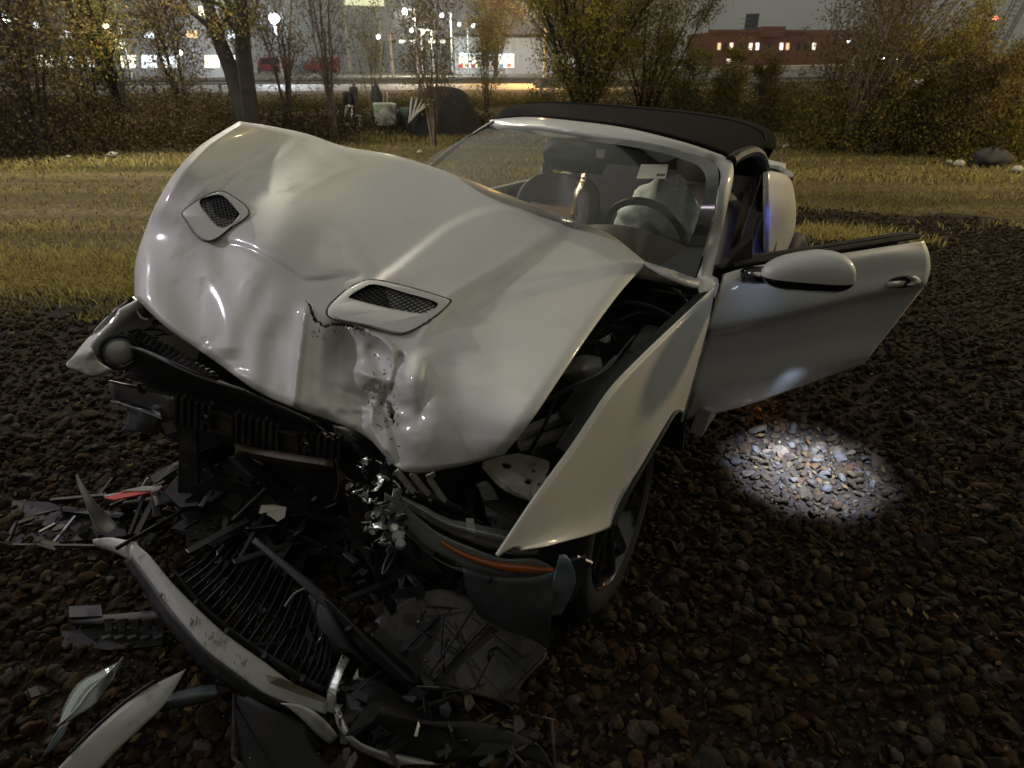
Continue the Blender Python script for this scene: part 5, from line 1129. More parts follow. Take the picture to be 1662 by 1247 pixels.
def stone_field(spacing, dmin, dmax, rmin, rmax, zj, seed, keep=1.0):
    r_ = np.random.default_rng(seed)
    la_ = np.arange(-6.5, 9.5, spacing); fo = np.arange(-1.6, 9.2, spacing); A, Bq = np.meshgrid(la_, fo); A = A + r_.uniform(-.5, .5, A.shape) * spacing; Bq = Bq + r_.uniform(-.5, .5, A.shape) * spacing
    A, Bq = A.ravel(), Bq.ravel(); lim = np.interp(A, ew[:, 0], ew[:, 1]) + noise2(A, Bq, .35, 21) * .35 + noise2(A, Bq, 1.2, 22) * .3
    fade = np.clip((lim - Bq) / .5, 0, 1)
    k = (Bq < lim) & (r_.random(A.shape) < np.maximum(fade, .12) * keep); A, Bq = A[k], Bq[k]
    P = np.stack([CAM.x + RH[0] * A + FH[0] * Bq, CAM.y + RH[1] * A + FH[1] * Bq, np.zeros(len(A))], 1)
    x, y, dd = projn(P); hdist = np.hypot(P[:, 0] - CAM.x, P[:, 1] - CAM.y); k = (dd > max(dmin, .15)) & (dd <= dmax) & (x > -420) & (x < 2400) & (y < 2600) & (y > 250)
    # nothing lies under the middle of the car
    k &= ~((P[:, 0] < -.2) & (P[:, 0] > -3.3) & (np.abs(P[:, 1]) < .6))
    P = P[k]; dd = dd[k]; x = x[k]; y = y[k]; n = len(P)
    R = rmin + (rmax - rmin) * r_.random(n) ** 2.2
    P[:, 2] = R * .28 + r_.random(n) * zj
    return P, R, dd, x, y
def rots(n, r_):
    a = r_.uniform(0, 2 * np.pi, n); b = r_.normal(0, .45, n); c = r_.normal(0, .45, n)
    ca, sa_, cb_, sb_, cc, sc_ = np.cos(a), np.sin(a), np.cos(b), np.sin(b), np.cos(c), np.sin(c)
    Rz = np.zeros((n, 3, 3)); Rz[:, 0, 0] = ca; Rz[:, 0, 1] = -sa_; Rz[:, 1, 0] = sa_; Rz[:, 1, 1] = ca; Rz[:, 2, 2] = 1
    Rx = np.zeros((n, 3, 3)); Rx[:, 0, 0] = 1; Rx[:, 1, 1] = cb_; Rx[:, 1, 2] = -sb_; Rx[:, 2, 1] = sb_; Rx[:, 2, 2] = cb_
    Ry = np.zeros((n, 3, 3)); Ry[:, 1, 1] = 1; Ry[:, 0, 0] = cc; Ry[:, 0, 2] = sc_; Ry[:, 2, 0] = -sc_; Ry[:, 2, 2] = cc
    return Rz @ Rx @ Ry
pal = np.array(STONE_PAL)
SV, SF, SC = [], [], []; off = 0
cand = []
layers = [stone_field(.034, 0, 3.1, .014, .042, .010, 31), stone_field(.046, 3.1, 9, .018, .042, .008, 32), stone_field(.10, 0, 3.3, .028, .052, .016, 33, .55), stone_field(.15, 3.3, 8, .03, .055, .012, 34, .4), stone_field(.5, 0, 5, .05, .095, .012, 35, .34), stone_field(.03, 0, 3.0, .006, .015, .03, 36, .6)]
for li, (P, R, dd, x, y) in enumerate(layers):
    if li in (2, 4):
        for i in range(len(P)):
            if 0 < x[i] < 1662 and 440 < y[i] < 1247: cand.append((R[i] / dd[i], li, i))
cand.sort(reverse=True)
pick = set((l_, i) for _, l_, i in cand[:295])
for li, (P, R, dd, x, y) in enumerate(layers):
    r_ = np.random.default_rng(50 + li); Rm = rots(len(P), r_); vs_ = hi if li in (0, 2, 4) else lo_
    vi = r_.integers(0, len(vs_), len(P)); sing = np.array([(li, i) in pick for i in range(len(P))])
    for v in range(len(vs_)):
        idx = np.where((vi == v) & ~sing)[0]
        if not len(idx): continue
        Vb, Fb = vs_[v]; W = np.einsum('nij,vj->nvi', Rm[idx], Vb) * R[idx][:, None, None] + P[idx][:, None, :]
        SV.append(W.reshape(-1, 3)); SF.append((Fb[None] + (np.arange(len(idx)) * len(Vb))[:, None, None] + off).reshape(-1, 3)); off += len(idx) * len(Vb)
        c = pal[r_.integers(0, len(pal), len(idx))] * r_.uniform(.7, 1.25, (len(idx), 1)); SC.append(np.repeat(c, len(Vb), 0))
    if sing.any():
        if 'rock_meshes' not in globals():
            M_STONE1 = attr_mat('single_stone', rough=.85, bump=.5, bscale=2.2, objinfo=True)
            rock_meshes = []
            for Vb, Fb in hi:
                me = bpy.data.meshes.new('stone'); me.from_pydata([tuple(q) for q in Vb], [], [tuple(int(a) for a in f) for f in Fb]); me.materials.append(M_STONE1); rock_meshes.append(me)
        for i in np.where(sing)[0]:
            o = bpy.data.objects.new('stone', rock_meshes[vi[i]]); o.matrix_local = Matrix.Translation(Vector(P[i])) @ Matrix(Rm[i].tolist()).to_4x4() @ Matrix.Scale(float(R[i]), 4); reg(o, gravel)
M_STONES = attr_mat('broken_stones', rough=.95, bump=.5, bscale=55)
np_mesh('loose_stones', np.concatenate(SV), np.concatenate(SF), M_STONES, np.concatenate(SC), parent=gravel, kind='stuff')
print('stones tris', sum(len(f) for f in SF), 'single', len(pick))

# grass
def blades(A, Bq, H, W, lean, cols, r_):
    n = len(A); base = np.stack([CAM.x + RH[0] * A + FH[0] * Bq, CAM.y + RH[1] * A + FH[1] * Bq, np.full(n, .002)], 1)
    an = r_.uniform(0, 2 * np.pi, n); side = np.stack([np.cos(an), np.sin(an), np.zeros(n)], 1) * W[:, None]
    an2 = r_.uniform(0, 2 * np.pi, n); ld = np.stack([np.cos(an2), np.sin(an2), np.zeros(n)], 1)
    up = np.zeros((n, 3)); up[:, 2] = H
    m1 = base + up * .55 + ld * (H * lean * .35)[:, None]; tip = base + up * (1 - .3 * lean)[:, None] + ld * (H * lean)[:, None]
    V = np.stack([base - side, base + side, m1 + side * .7, m1 - side * .7, tip], 1).reshape(-1, 3)
    o5 = np.arange(n)[:, None] * 5; F = np.concatenate([o5 + np.array([[0, 1, 2]]), o5 + np.array([[0, 2, 3]]), o5 + np.array([[3, 2, 4]])])
    return V, F, np.repeat(cols, 5, 0)
r_ = np.random.default_rng(77); n = 170000
fo = 4.2 + (21 - 4.2) * r_.random(n) ** 1.25; la_ = (r_.random(n) * 2 - 1) * (fo * .86 + .5)
lim = np.interp(la_, ew[:, 0], ew[:, 1])
dens = .5 + .5 * noise2(la_ * .35, fo, .9, 60) + .35 * noise2(la_, fo, .5, 61)
band = np.clip(.5 + .95 * noise2(la_ * .10, fo, .42, 62) + .35 * noise2(la_, fo, 1.7, 63), 0, 1)
track = np.exp(-((fo - 7.6 + .02 * la_) / .28) ** 2) * .8 + np.exp(-((fo - 9.6 + .02 * la_) / .3) ** 2) * .7 + np.exp(-((fo - 12.8) / .5) ** 2) * .5
k = (fo > lim - .25 - .5 * r_.random(n) ** 2 + noise2(la_, fo, .4, 64) * .5) & (r_.random(n) < np.clip(dens, .18, 1) * (1 - .8 * np.clip(track, 0, 1)))
la_, fo, band, track = la_[k], fo[k], band[k], track[k]; n = len(la_)
near = np.exp(-((fo - 5.6) / 1.0) ** 2) * (la_ < -1.0)
H = (.028 + .045 * r_.random(n)) * (.6 + .8 * band) * (1 - .5 * np.clip(track, 0, 1)) * (1 + 1.3 * near) * (1 + .03 * fo)
W = (.0016 + .0006 * fo) * r_.uniform(.6, 1.3, n)
straw, olive, dark = np.array([.42, .36, .13]), np.array([.16, .15, .045]), np.array([.07, .055, .03])
mixv = np.clip(band + .25 * (r_.random(n) - .5) - .5 * track, 0, 1)[:, None]
cols = (straw * mixv + olive * (1 - mixv)) * r_.uniform(.6, 1.3, (n, 1)); dk_ = r_.random(n) < .18; cols[dk_] = dark * r_.uniform(.7, 1.4, (dk_.sum(), 1))
parts = [blades(la_, fo, H, W, r_.uniform(.3, 1.6, n), cols, r_)]
# tufts inside the stones
tuft = [(PZ(1370, 385, 0), .30, 900), (PZ(1330, 380, 0), .2, 400), (PZ(1480, 395, 0), .15, 160), (PZ(60, 430, 0), .5, 1500), (PZ(150, 445, 0), .4, 1600), (PZ(210, 470, 0), .25, 900), (PZ(20, 470, 0), .3, 700)]
for c_, rad, cnt in tuft:
    v = np.array([c_.x - CAM.x, c_.y - CAM.y]); a0, b0 = v @ RH, v @ FH; A = a0 + r_.normal(0, rad * 1.2, cnt); Bq = b0 + r_.normal(0, rad * .6, cnt)
    parts.append(blades(A, Bq, .05 + .08 * r_.random(cnt), .003 + .003 * r_.random(cnt), r_.uniform(.3, 1.2, cnt), straw * r_.uniform(.6, 1.3, (cnt, 1)), r_))
V, F, C_ = [], [], []; off = 0
for a, b, c in parts: V.append(a); F.append(b + off); C_.append(c); off += len(a)
M_GRASS = attr_mat('dry_grass', rough=.7, transl=.35)
np_mesh('dry_grass', np.concatenate(V), np.concatenate(F), M_GRASS, np.concatenate(C_), kind='stuff', label='short dry straw coloured grass of the field', cat='grass')

# fallen leaves and crumbs between the stones
r_ = np.random.default_rng(91); n = 5200
la_ = r_.uniform(-4.5, 5.5, n); fo = .2 + 7 * r_.random(n) ** 1.2; P = np.stack([CAM.x + RH[0] * la_ + FH[0] * fo, CAM.y + RH[1] * la_ + FH[1] * fo, .022 + .03 * r_.random(n)], 1)
k = fo < np.interp(la_, ew[:, 0], ew[:, 1]) + .5; P = P[k]; n = len(P); a = r_.uniform(0, 6.28, n); s_ = r_.uniform(.006, .020, n)
A1 = np.stack([np.cos(a), np.sin(a), r_.normal(0, .25, n)], 1) * s_[:, None]; B1 = np.stack([-np.sin(a), np.cos(a), r_.normal(0, .25, n)], 1) * s_[:, None] * .5
V = np.stack([P - A1, P + B1, P + A1, P - B1], 1).reshape(-1, 3); F = np.arange(n)[:, None] * 4 + np.array([[0, 1, 2, 3]])
lc_ = np.array([(.14, .09, .04), (.10, .06, .025), (.18, .13, .05), (.05, .035, .02)])[r_.integers(0, 4, n)] * .7
np_mesh('fallen_leaves', V, F, attr_mat('fallen_leaf', rough=.9), np.repeat(lc_, 4, 0), kind='stuff', label='small dead leaves scattered between the stones', cat='leaves')
# ================================================================== beyond the field: road, rail, buildings, lamps, trees
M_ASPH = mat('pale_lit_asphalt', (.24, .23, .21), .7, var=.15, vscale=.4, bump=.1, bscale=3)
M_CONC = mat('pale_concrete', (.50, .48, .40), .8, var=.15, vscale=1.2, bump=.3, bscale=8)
def polar(rows, name, mt, **kw):
    m = MB(); m.grid([[HD(px, D, z) for px, D, z in r__] for r__ in rows]); return m.build(name, mt, None, **kw)
xs = list(range(-500, 2200, 90))
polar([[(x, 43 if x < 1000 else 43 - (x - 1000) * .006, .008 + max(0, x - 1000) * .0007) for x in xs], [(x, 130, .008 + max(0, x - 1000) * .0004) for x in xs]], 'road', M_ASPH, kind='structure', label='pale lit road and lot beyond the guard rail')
rise = lambda x: max(0, x - 950) * .00085
M_VERGE = ground_mat('tan_verge', (.15, .11, .05), (.25, .19, .085), (.07, .05, .025), 1.5, 6)
polar([[(x, 23, -.02) for x in xs], [(x, 27, .05 + rise(x) * .35) for x in xs], [(x, 32, .10 + rise(x) * .9) for x in xs], [(x, 36, .12 + rise(x)) for x in xs], [(x, 42.9, .012 + rise(x) * .7) for x in xs]], 'verge', M_VERGE, kind='structure', smooth=True, label='low tan grass bank along the road')
M_RAIL = mat('galvanised_rail', (.30, .30, .29), .45, .6, bump=.05, bscale=20)
def guard_rail(pts, name, label, hgt=.31, step_=None, mt=M_RAIL, postz=0.0):
    """pts: list of (px, py_top, D)"""
    top = [PD(a, b, D) for a, b, D in pts]; root = empty(name, (top[0].x, top[0].y, 0), label, 'guard rail')
    n = 40; T_ = catmull(top, n); n2 = Vector((0, 0, 1)); out = []
    for k, (dz, do) in enumerate(((0, .0), (-.05, .04), (-.10, .04), (-.155, -.02), (-.21, .04), (-.26, .04), (-.31, .0))):
        out.append([p + Vector((0, 0, dz * hgt / .31)) + (Vector((CAM.x - p.x, CAM.y - p.y, 0)).normalized() * do) for p in T_])
    MB().grid(out).build('rail_beam', mt, root, smooth=True, solid=.01)
    L = sum((T_[i + 1] - T_[i]).length for i in range(n - 1)); np_ = max(2, int(L / 2.6))
    P_ = catmull(top, np_)
    for p in P_:
        q = p - Vector((CAM.x - p.x, CAM.y - p.y, 0)).normalized() * .12
        m = MB(); m.bar(Vector((q.x, q.y, q.z - .95)), Vector((q.x, q.y, q.z - .02)), .12, .12); m.build('post', mt, root)
guard_rail([(-300, 125, 38), (0, 126, 38), (300, 126.5, 38), (600, 125.5, 38), (900, 125, 38)], 'guard_rail', 'long dark guard rail seen against the lit lot, left of the big willow')
guard_rail([(880, 126, 36), (1060, 125, 35), (1200, 123, 33), (1330, 120, 31), (1460, 113, 29), (1600, 107, 27), (1800, 101, 25)], 'guard_rail', 'guard rail climbing to the right behind the brown bush and past the crane', .34)
guard_rail([(1060, 109, 48), (1300, 106, 48), (1500, 100, 46), (1662, 95, 44), (1850, 88, 42)], 'guard_rail', 'farther pale rail just under the brick building', .26, mt=M_CONC)
# concrete kerb wall below right rail
m = MB(); m.grid([[PD(x, y, D) for x, y, D in ((870, 131, 37), (1060, 129, 36), (1200, 129, 34.5), (1340, 130, 33))], [PD(x, y, D) for x, y, D in ((870, 143, 37), (1060, 141, 36), (1200, 141, 34.5), (1340, 144, 33))]])
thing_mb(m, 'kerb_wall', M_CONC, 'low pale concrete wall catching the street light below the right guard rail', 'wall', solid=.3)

# ---- buildings
def quadbox(corners, depthv, name, mt, parent, **kw):
    """front face corners (4 points) extruded away from the camera"""
    m = MB(); f = [Vector(c) for c in corners]; b = [c + depthv for c in f]
    m.add(f + b, [(0, 1, 2, 3), (7, 6, 5, 4), (0, 4, 5, 1), (1, 5, 6, 2), (2, 6, 7, 3), (3, 7, 4, 0)]); return m.build(name, mt, parent, **kw)
def facade(px0, px1, D0, D1, ztop, z0=0.0, back=14):
    a, b = HD(px0, D0, z0), HD(px1, D1, z0); t0 = Vector((a.x, a.y, ztop)); t1 = Vector((b.x, b.y, ztop))
    n = Vector(((a + b) / 2 - CAM)); n.z = 0; n.normalize()
    def on(px, py, out=.04):
        A = (b - a); A.z = 0; A.normalize(); nn_ = Vector((A.y, -A.x, 0));
        if nn_.dot(CAM - a) < 0: nn_ = -nn_
        return PN(px, py, a, nn_, out)
    return a, b, t0, t1, n * back, on
WIN = lambda c, s: emis('lit_window', c, s)
M_W1, M_W2, M_W3, M_WD = WIN((1.0, .93, .72), 1.9), WIN((.85, .95, 1.0), 2.2), WIN((1.0, .72, .38), 1.0), mat('dark_window', (.03, .035, .04), .15)
# white store with lit windows
zt = lambda y, D: PD(831, y, D).z
st = empty('store_building', HD(850, 88), 'low pale building with lit display windows beyond the lot', 'building')
M_SIDING = mat('pale_metal_siding', (.50, .55, .64), .5, .1, var=.05, vscale=.3)
a, b, t0, t1, bk, on = facade(738, 1010, 88, 96, zt(60, 90)); quadbox((a, b, t1, t0), bk, 'wall', M_SIDING, st)
m = MB(); m.bar(t0 + Vector((0, 0, .1)) - bk * .02, t1 + Vector((0, 0, .1)) - bk * .02, .8, .35); m.build('roof_edge', M_BLACK2, st)
for x0, x1, y0, y1 in ((745, 786, 86, 110), (792, 835, 88, 110), (905, 935, 88, 108)):
    fm = MB(); fm.plate([on(x0 - 1, y1 + 1), on(x1 + 1, y1 + 1), on(x1 + 1, y0 - 1), on(x0 - 1, y0 - 1)], .05); w_ = fm.build('window', M_SIDING, st)
    nn_ = 4
    for k in range(nn_):
        xa, xb = x0 + (x1 - x0) * k / nn_ + .8, x0 + (x1 - x0) * (k + 1) / nn_ - .8
        m = MB(); m.plate([on(xa, y1, .1), on(xb, y1, .1), on(xb, y0 + 5, .1), on(xa, y0 + 5, .1)], .03); m.build('pane', (M_W2, M_W1)[(k + x0) % 2], w_)
        m = MB(); m.plate([on(xa, y0 + 3.5, .1), on(xb, y0 + 3.5, .1), on(xb, y0, .1), on(xa, y0, .1)], .03); m.build('pane', M_W2, w_)
for k, (x, y, c) in enumerate(((748, 107, (.8, .1, .1)), (757, 106, (.9, .5, .2)), (768, 107, (.5, .1, .1)), (778, 106, (.8, .7, .3)), (800, 106, (.7, .2, .1)), (814, 107, (.2, .4, .6)), (826, 106, (.7, .3, .2)))):
    m = MB(); m.box(on(x, y, .3), (.5, .3, .4)); m.build('display_goods', emis('shop_goods', c, .7), st)
# tall grey hall
ha = empty('tall_hall', HD(500, 74), 'tall grey ribbed hall with a lit roof edge behind the bare stems', 'building')
M_HALL = mat('grey_ribbed_wall', (.30, .33, .36), .55, .1, var=.12, vscale=.25)
a, b, t0, t1, bk, on = facade(380, 621, 98, 112, 9.4); t0 = t0 + Vector((0, 0, 2.0)); quadbox((a, b, t1, t0), bk * 2, 'wall', M_HALL, ha)
for k in range(26):
    x = 385 + k * 9.2; p = on(x, 112, .05); m = MB(); m.bar(p, Vector((p.x, p.y, 9.6)), .16, .14); m.build('wall_rib', M_HALL, ha)
for x in (567, 621):
    p = on(x, 116, .25); m = MB(); m.bar(p, Vector((p.x, p.y, 9.7)), .5, .3); m.build('corner_post', M_CONC, ha)
m = MB(); m.bar(on(560, 3, .3), on(622, 5, .3), .4, .8); m.build('parapet_glow_band', emis('parapet_glow', (.9, .9, .55), .8), ha)  # parapet is no lamp: emission imitates the light falling on it
a, b, t0, t1, bk, on = facade(622, 742, 112, 108, zt(58, 86)); quadbox((a, b, t1, t0), bk, 'annex_wall', M_HALL, ha)
for k in range(6): 
    m = MB(); p = on(636 + k * 16, 66, .1); m.plate([on(632 + k * 16, 70, .1), on(642 + k * 16, 70, .1), on(642 + k * 16, 65, .1), on(632 + k * 16, 65, .1)], .03); m.build('window', M_W1 if k % 3 else M_WD, ha)
# lit hall far left behind the leaves
lh = empty('loading_hall', HD(200, 80), 'pale lit loading hall glimpsed through the leafy trees at the left', 'building')
a, b, t0, t1, bk, on = facade(-60, 380, 78, 70, 7.5); quadbox((a, b, t1, t0), bk, 'wall', mat('pale_hall_wall', (.30, .31, .32), .6, var=.2, vscale=.3), lh)
for i, x in enumerate(range(60, 380, 34)):
    m = MB(); m.plate([on(x, 110, .1), on(x + 24, 110, .1), on(x + 24, 90, .1), on(x, 90, .1)], .05); m.build('dock_door', (M_W1, M_W2, M_W2, M_HALL)[i % 4], lh)
    m = MB(); m.plate([on(x + 4, 62, .1), on(x + 22, 62, .1), on(x + 22, 50, .1), on(x + 4, 50, .1)], .05); m.build('window', (M_WD, M_W2, M_HALL, M_W3)[i % 4], lh)
for x, y, mt in ((170, 38, M_W3), (328, 18, M_W1), (10, 30, M_W2), (193, 72, M_W1), (60, 40, M_W2)):
    m = MB(); m.plate([on(x - 6, y + 8, .15), on(x + 6, y + 8, .15), on(x + 6, y - 8, .15), on(x - 6, y - 8, .15)], .05); m.build('window', mt, lh)
# brick block
bb_ = empty('brick_building', HD(1230, 140), 'dark red brick block with a few lit windows right of the willow', 'building')
M_BRICKW = mat('dark_red_brick', (.24, .095, .06), .85, var=.15, vscale=.5, bump=.2, bscale=3)
a, b, t0, t1, bk, on = facade(1145, 1400, 138, 150, zt(55, 140)); quadbox((a, b, t1, t0), bk * 1.5, 'wall', M_BRICKW, bb_)
a2, b2, t2, t3, bk2, on2 = facade(1112, 1145, 150, 138, zt(55, 140)); quadbox((a2, b2, t3, t2), bk2 * .5, 'side_wall', M_BRICKW, bb_)
m = MB(); m.bar(t0 + Vector((0, 0, .2)), t1 + Vector((0, 0, .2)), .7, .5); m.build('parapet', M_BRICKW, bb_)
m = MB(); m.box(PD(1250, 52, 142), (4, 4, 1.6), Matrix.Rotation(YAW, 3, 'Z')); m.build('roof_box', M_BRICKW, bb_)
for i, (x, lit) in enumerate(((1167, 3), (1177, 0), (1187, 1), (1203, 0), (1218, 1), (1229, 2), (1246, 0), (1268, 1), (1278, 3), (1296, 0), (1308, 0), (1321, 1))):
    m = MB(); m.plate([on(x - 3.2, 82), on(x + 3.2, 82), on(x + 4, 69), on(x - 2.4, 69)], .1); f_ = m.build('window', M_BRICKW, bb_)
    m = MB(); m.plate([on(x - 2.6, 81, .2), on(x + 2.4, 81, .2), on(x + 3.3, 70, .2), on(x - 1.7, 70, .2)], .05); m.build('pane', (M_WD, M_W1, M_W2, M_W3)[lit], f_)
m = MB(); m.plate([on(1179, 104), on(1185, 104), on(1186, 96), on(1180, 96)], .1); m.build('window', M_W1, bb_)
# office tower and crane on the skyline
tw = empty('office_tower', HD(1211, 620), 'small dark office tower on the skyline above the brick building', 'tower')
a, b, t0, t1, bk, on = facade(1201, 1222, 620, 620, zt(26, 620)); M_TW = mat('tower_glass', (.07, .08, .10), .3); quadbox((a, b, t1, t0), bk * 1.5, 'wall', M_TW, tw)
for k in range(7):
    m = MB(); y = 30 + k * 8; m.plate([on(1202, y + 1, .3), on(1221, y + 1, .3), on(1221, y, .3), on(1202, y, .3)], .3); m.build('floor_band', M_HALL, tw)
cr_ = empty('crane_boom', HD(1615, 90), 'lattice crane boom rising out of the upper right corner', 'crane')
m0, m1 = PD(1612, 86, 90), PD(1668, -20, 84); ax_ = (m1 - m0).normalized(); s1_ = ax_.cross(Vector((0, 0, 1))).normalized(); s2_ = ax_.cross(s1_)
LN = (m1 - m0).length; MC = mat('grey_crane_steel', (.22, .21, .19), .6)
cs = [s1_ * .5 + s2_ * .5, s1_ * -.5 + s2_ * .5, s1_ * -.5 - s2_ * .5, s1_ * .5 - s2_ * .5]
for c_ in cs: m = MB(); m.tube([m0 + c_, m1 + c_], .07, 5); m.build('boom_chord', MC, cr_)
m = MB()
for k in range(14):
    for q in range(4):
        p = m0 + ax_ * (LN * k / 14); p2 = m0 + ax_ * (LN * (k + 1) / 14); m.tube([p + cs[q], p2 + cs[(q + 1) % 4]], .035, 4)
m.build('boom_lacing', MC, cr_)
m = MB(); bs = m0 + Vector((0, 0, 0)); m.box(Vector((bs.x, bs.y, bs.z / 2)), (2.2, 2.2, max(bs.z, .5))); m.build('crane_cab', MC, cr_)
th_ = empty('obstruction_light', PD(1615, 32, 120), 'small red warning light high on a thin mast near the crane', 'warning light')
m = MB(); p = PD(1615, 32, 120); m.tube([Vector((p.x, p.y, 0)), p], .05, 5); m.build('mast', MC, th_)
m = MB(); m.lathe(p, (0, 0, 1), [(0, 0), (.0, .35), (.3, .35), (.45, 0)], 12); m.build('lamp', emis('red_lamp', (1, .25, .12), 6), th_)

# ---- lamps of the lot
def street_lamp(x, y, D, label, hr, col, s, power, polemat=M_RAIL, arm=True, lit=True):
    p = PD(x, y, D); root = empty('street_lamp', (p.x, p.y, 0), label, 'street lamp', 'lamps of the lot and road')
    side = Vector((RT.x, RT.y, 0)) * (.9 if arm else 0)
    m = MB(); m.tube([Vector((p.x, p.y, 0)) + side, Vector((p.x, p.y, p.z * .6)) + side, Vector((p.x, p.y, p.z + .2)) + side], [.11, .085, .06], 8); m.build('pole', polemat, root, smooth=True)
    if arm: m = MB(); m.tube([Vector((p.x, p.y, p.z + .15)) + side, Vector((p.x, p.y, p.z + .22))], .04, 6); m.build('arm', polemat, root)
    G = []
    for i in range(9):
        th = math.pi * i / 8; G.append([p + Vector((hr * math.sin(th) * math.cos(f_), hr * math.sin(th) * math.sin(f_), -hr * math.cos(th))) for f_ in [2 * math.pi * k / 16 for k in range(17)]])
    MB().grid(G).build('lamp_head', emis('lamp_glow', col, s), root, smooth='all', weld=True)
    if lit:
        lamp('lamp_light', (p.x, p.y, p.z - hr - .15), power, col, .25)
street_lamp(445, 30, 62, 'very bright white flood lamp above the left trees', .36, (.80, .89, 1.0), 160, 6000, arm=False)
street_lamp(657, 19, 70, 'bright warm white lamp right of the tall hall', .26, (1, .97, .8), 25, 3500)
street_lamp(717, 25, 74, 'bluish white lamp high above the store', .17, (.75, .85, 1.0), 20, 2000)
street_lamp(745, 40, 80, 'small bluish lamp at the left end of the store roof', .15, (.75, .85, 1.0), 14, 0, lit=False)
street_lamp(768, 42, 82, 'twin white lamp box beside the store roof', .22, (.92, .97, 1.0), 10, 0, lit=False)
street_lamp(668, 50, 72, 'lower white lamp between the hall and the thin bush', .15, (.95, 1, .85), 16, 0, lit=False)
street_lamp(686, 52, 76, 'lower yellow lamp beside the thin bush', .2, (1, .95, .5), 14, 3000)
street_lamp(887, 51, 84, 'tiny white lamp seen beside the willow', .10, (.95, 1, 1.0), 14, 0, lit=False)
street_lamp(866, -14, 55, 'tall orange street lamp on a lit pole over the store', .3, (1, .55, .18), 25, 11000, M_CONC)
street_lamp(1437, 97, 60, 'bright white lamp shining through the brown bush at the right', .22, (.92, .97, 1.0), 30, 3500)
street_lamp(1377, 67, 85, 'small white lamp above the brown bush stems', .12, (.9, .97, 1.0), 14, 0, lit=False)
for x, y, c_, lb in ((10, 34, (.95, 1, .9), 'white lamp behind the leaves at the upper left corner'), (172, 42, (1, .95, .45), 'yellow lamp behind the second leafy tree'), (292, 86, (1, .9, .7), 'low warm lamp left of the thick trunk'), (328, 16, (1, .8, .55), 'warm lamp high between the left stems'), (614, 60, (1, 1, .8), 'small lamp against the corner of the tall hall')):
    street_lamp(x, y, 58, lb, .16, c_, 18, 0, lit=False)
# parked vehicles, small and red, at the back of the lot
for x, y, w_, lb in ((438, 100, 2.2, 'red parked van below the flood lamp'), (522, 101, 2.0, 'red parked van in front of the grey hall')):
    p = HD(x, 100, 0); root = empty('parked_van', (p.x, p.y, 0), lb, 'van'); M_ = Matrix.Rotation(YAW + math.pi / 2, 3, 'Z')
    prof = [(-2.2, .35), (2.2, .35), (2.2, 1.0), (1.5, 1.1), (.9, 1.9), (-2.2, 1.9)]
    L_ = [p + M_ @ Vector((a, -.9, c)) for a, c in prof]; R_ = [p + M_ @ Vector((a, .9, c)) for a, c in prof]
    m = MB(); n_ = len(prof); m.add(L_ + R_, [tuple(range(n_)), tuple(range(n_, 2 * n_))[::-1]] + [(i, (i + 1) % n_, (i + 1) % n_ + n_, i + n_) for i in range(n_)]); m.build('body', mat('red_van_paint', (.20, .02, .025), .35), root, bevel=.05)
    for sx in (-1.4, 1.4):
        for sy in (-.9, .9): m = MB(); m.lathe(p + M_ @ Vector((sx, sy, .35)), M_ @ Vector((0, 1, 0)), [(-.1, 0), (-.1, .35), (.1, .35), (.1, 0)], 14); m.build('wheel', M_TYRE, root)
    m = MB(); m.plate([p + M_ @ Vector((a, -.93 if (M_ @ Vector((0, -1, 0))).dot(CAM - p) > 0 else .93, c)) for a, c in ((-1.8, 1.15), (1.0, 1.15), (.7, 1.7), (-1.8, 1.7))], .02); m.build('side_window', M_WD, root)

# ---- trees and bushes
def leafcloud(P, size, cols, r_, flat=.0):
    n = len(P); a = r_.normal(size=(n, 3)); a /= np.linalg.norm(a, axis=1)[:, None]; b = np.cross(a, r_.normal(size=(n, 3))); b /= np.linalg.norm(b, axis=1)[:, None]
    s = size * r_.uniform(.6, 1.4, (n, 1)); V = np.stack([P - a * s, P + b * s * .42, P + a * s, P - b * s * .42], 1).reshape(-1, 3)
    F = np.arange(n)[:, None] * 4 + np.array([[0, 1, 2, 3]]); return V, F, np.repeat(cols, 4, 0)
M_BARK = mat('dark_bark', (.018, .015, .012), .9, bump=.5, bscale=14, var=.4, vscale=6)
M_BARK2 = mat('grey_brown_twigs', (.13, .10, .075), .9, bump=.3, bscale=20, var=.3, vscale=6)
M_LEAF = attr_mat('autumn_leaves', rough=.6, transl=.45)
LC = {'olive': [(.14, .13, .035), (.20, .16, .04), (.09, .10, .028), (.26, .19, .05)], 'yellow': [(.24, .20, .045), (.17, .155, .035), (.12, .115, .03), (.30, .23, .05)],
      'brown': [(.10, .075, .032), (.12, .085, .035), (.06, .048, .022), (.15, .115, .05)], 'green': [(.07, .085, .025), (.11, .12, .03), (.05, .06, .02), (.16, .14, .04)]}
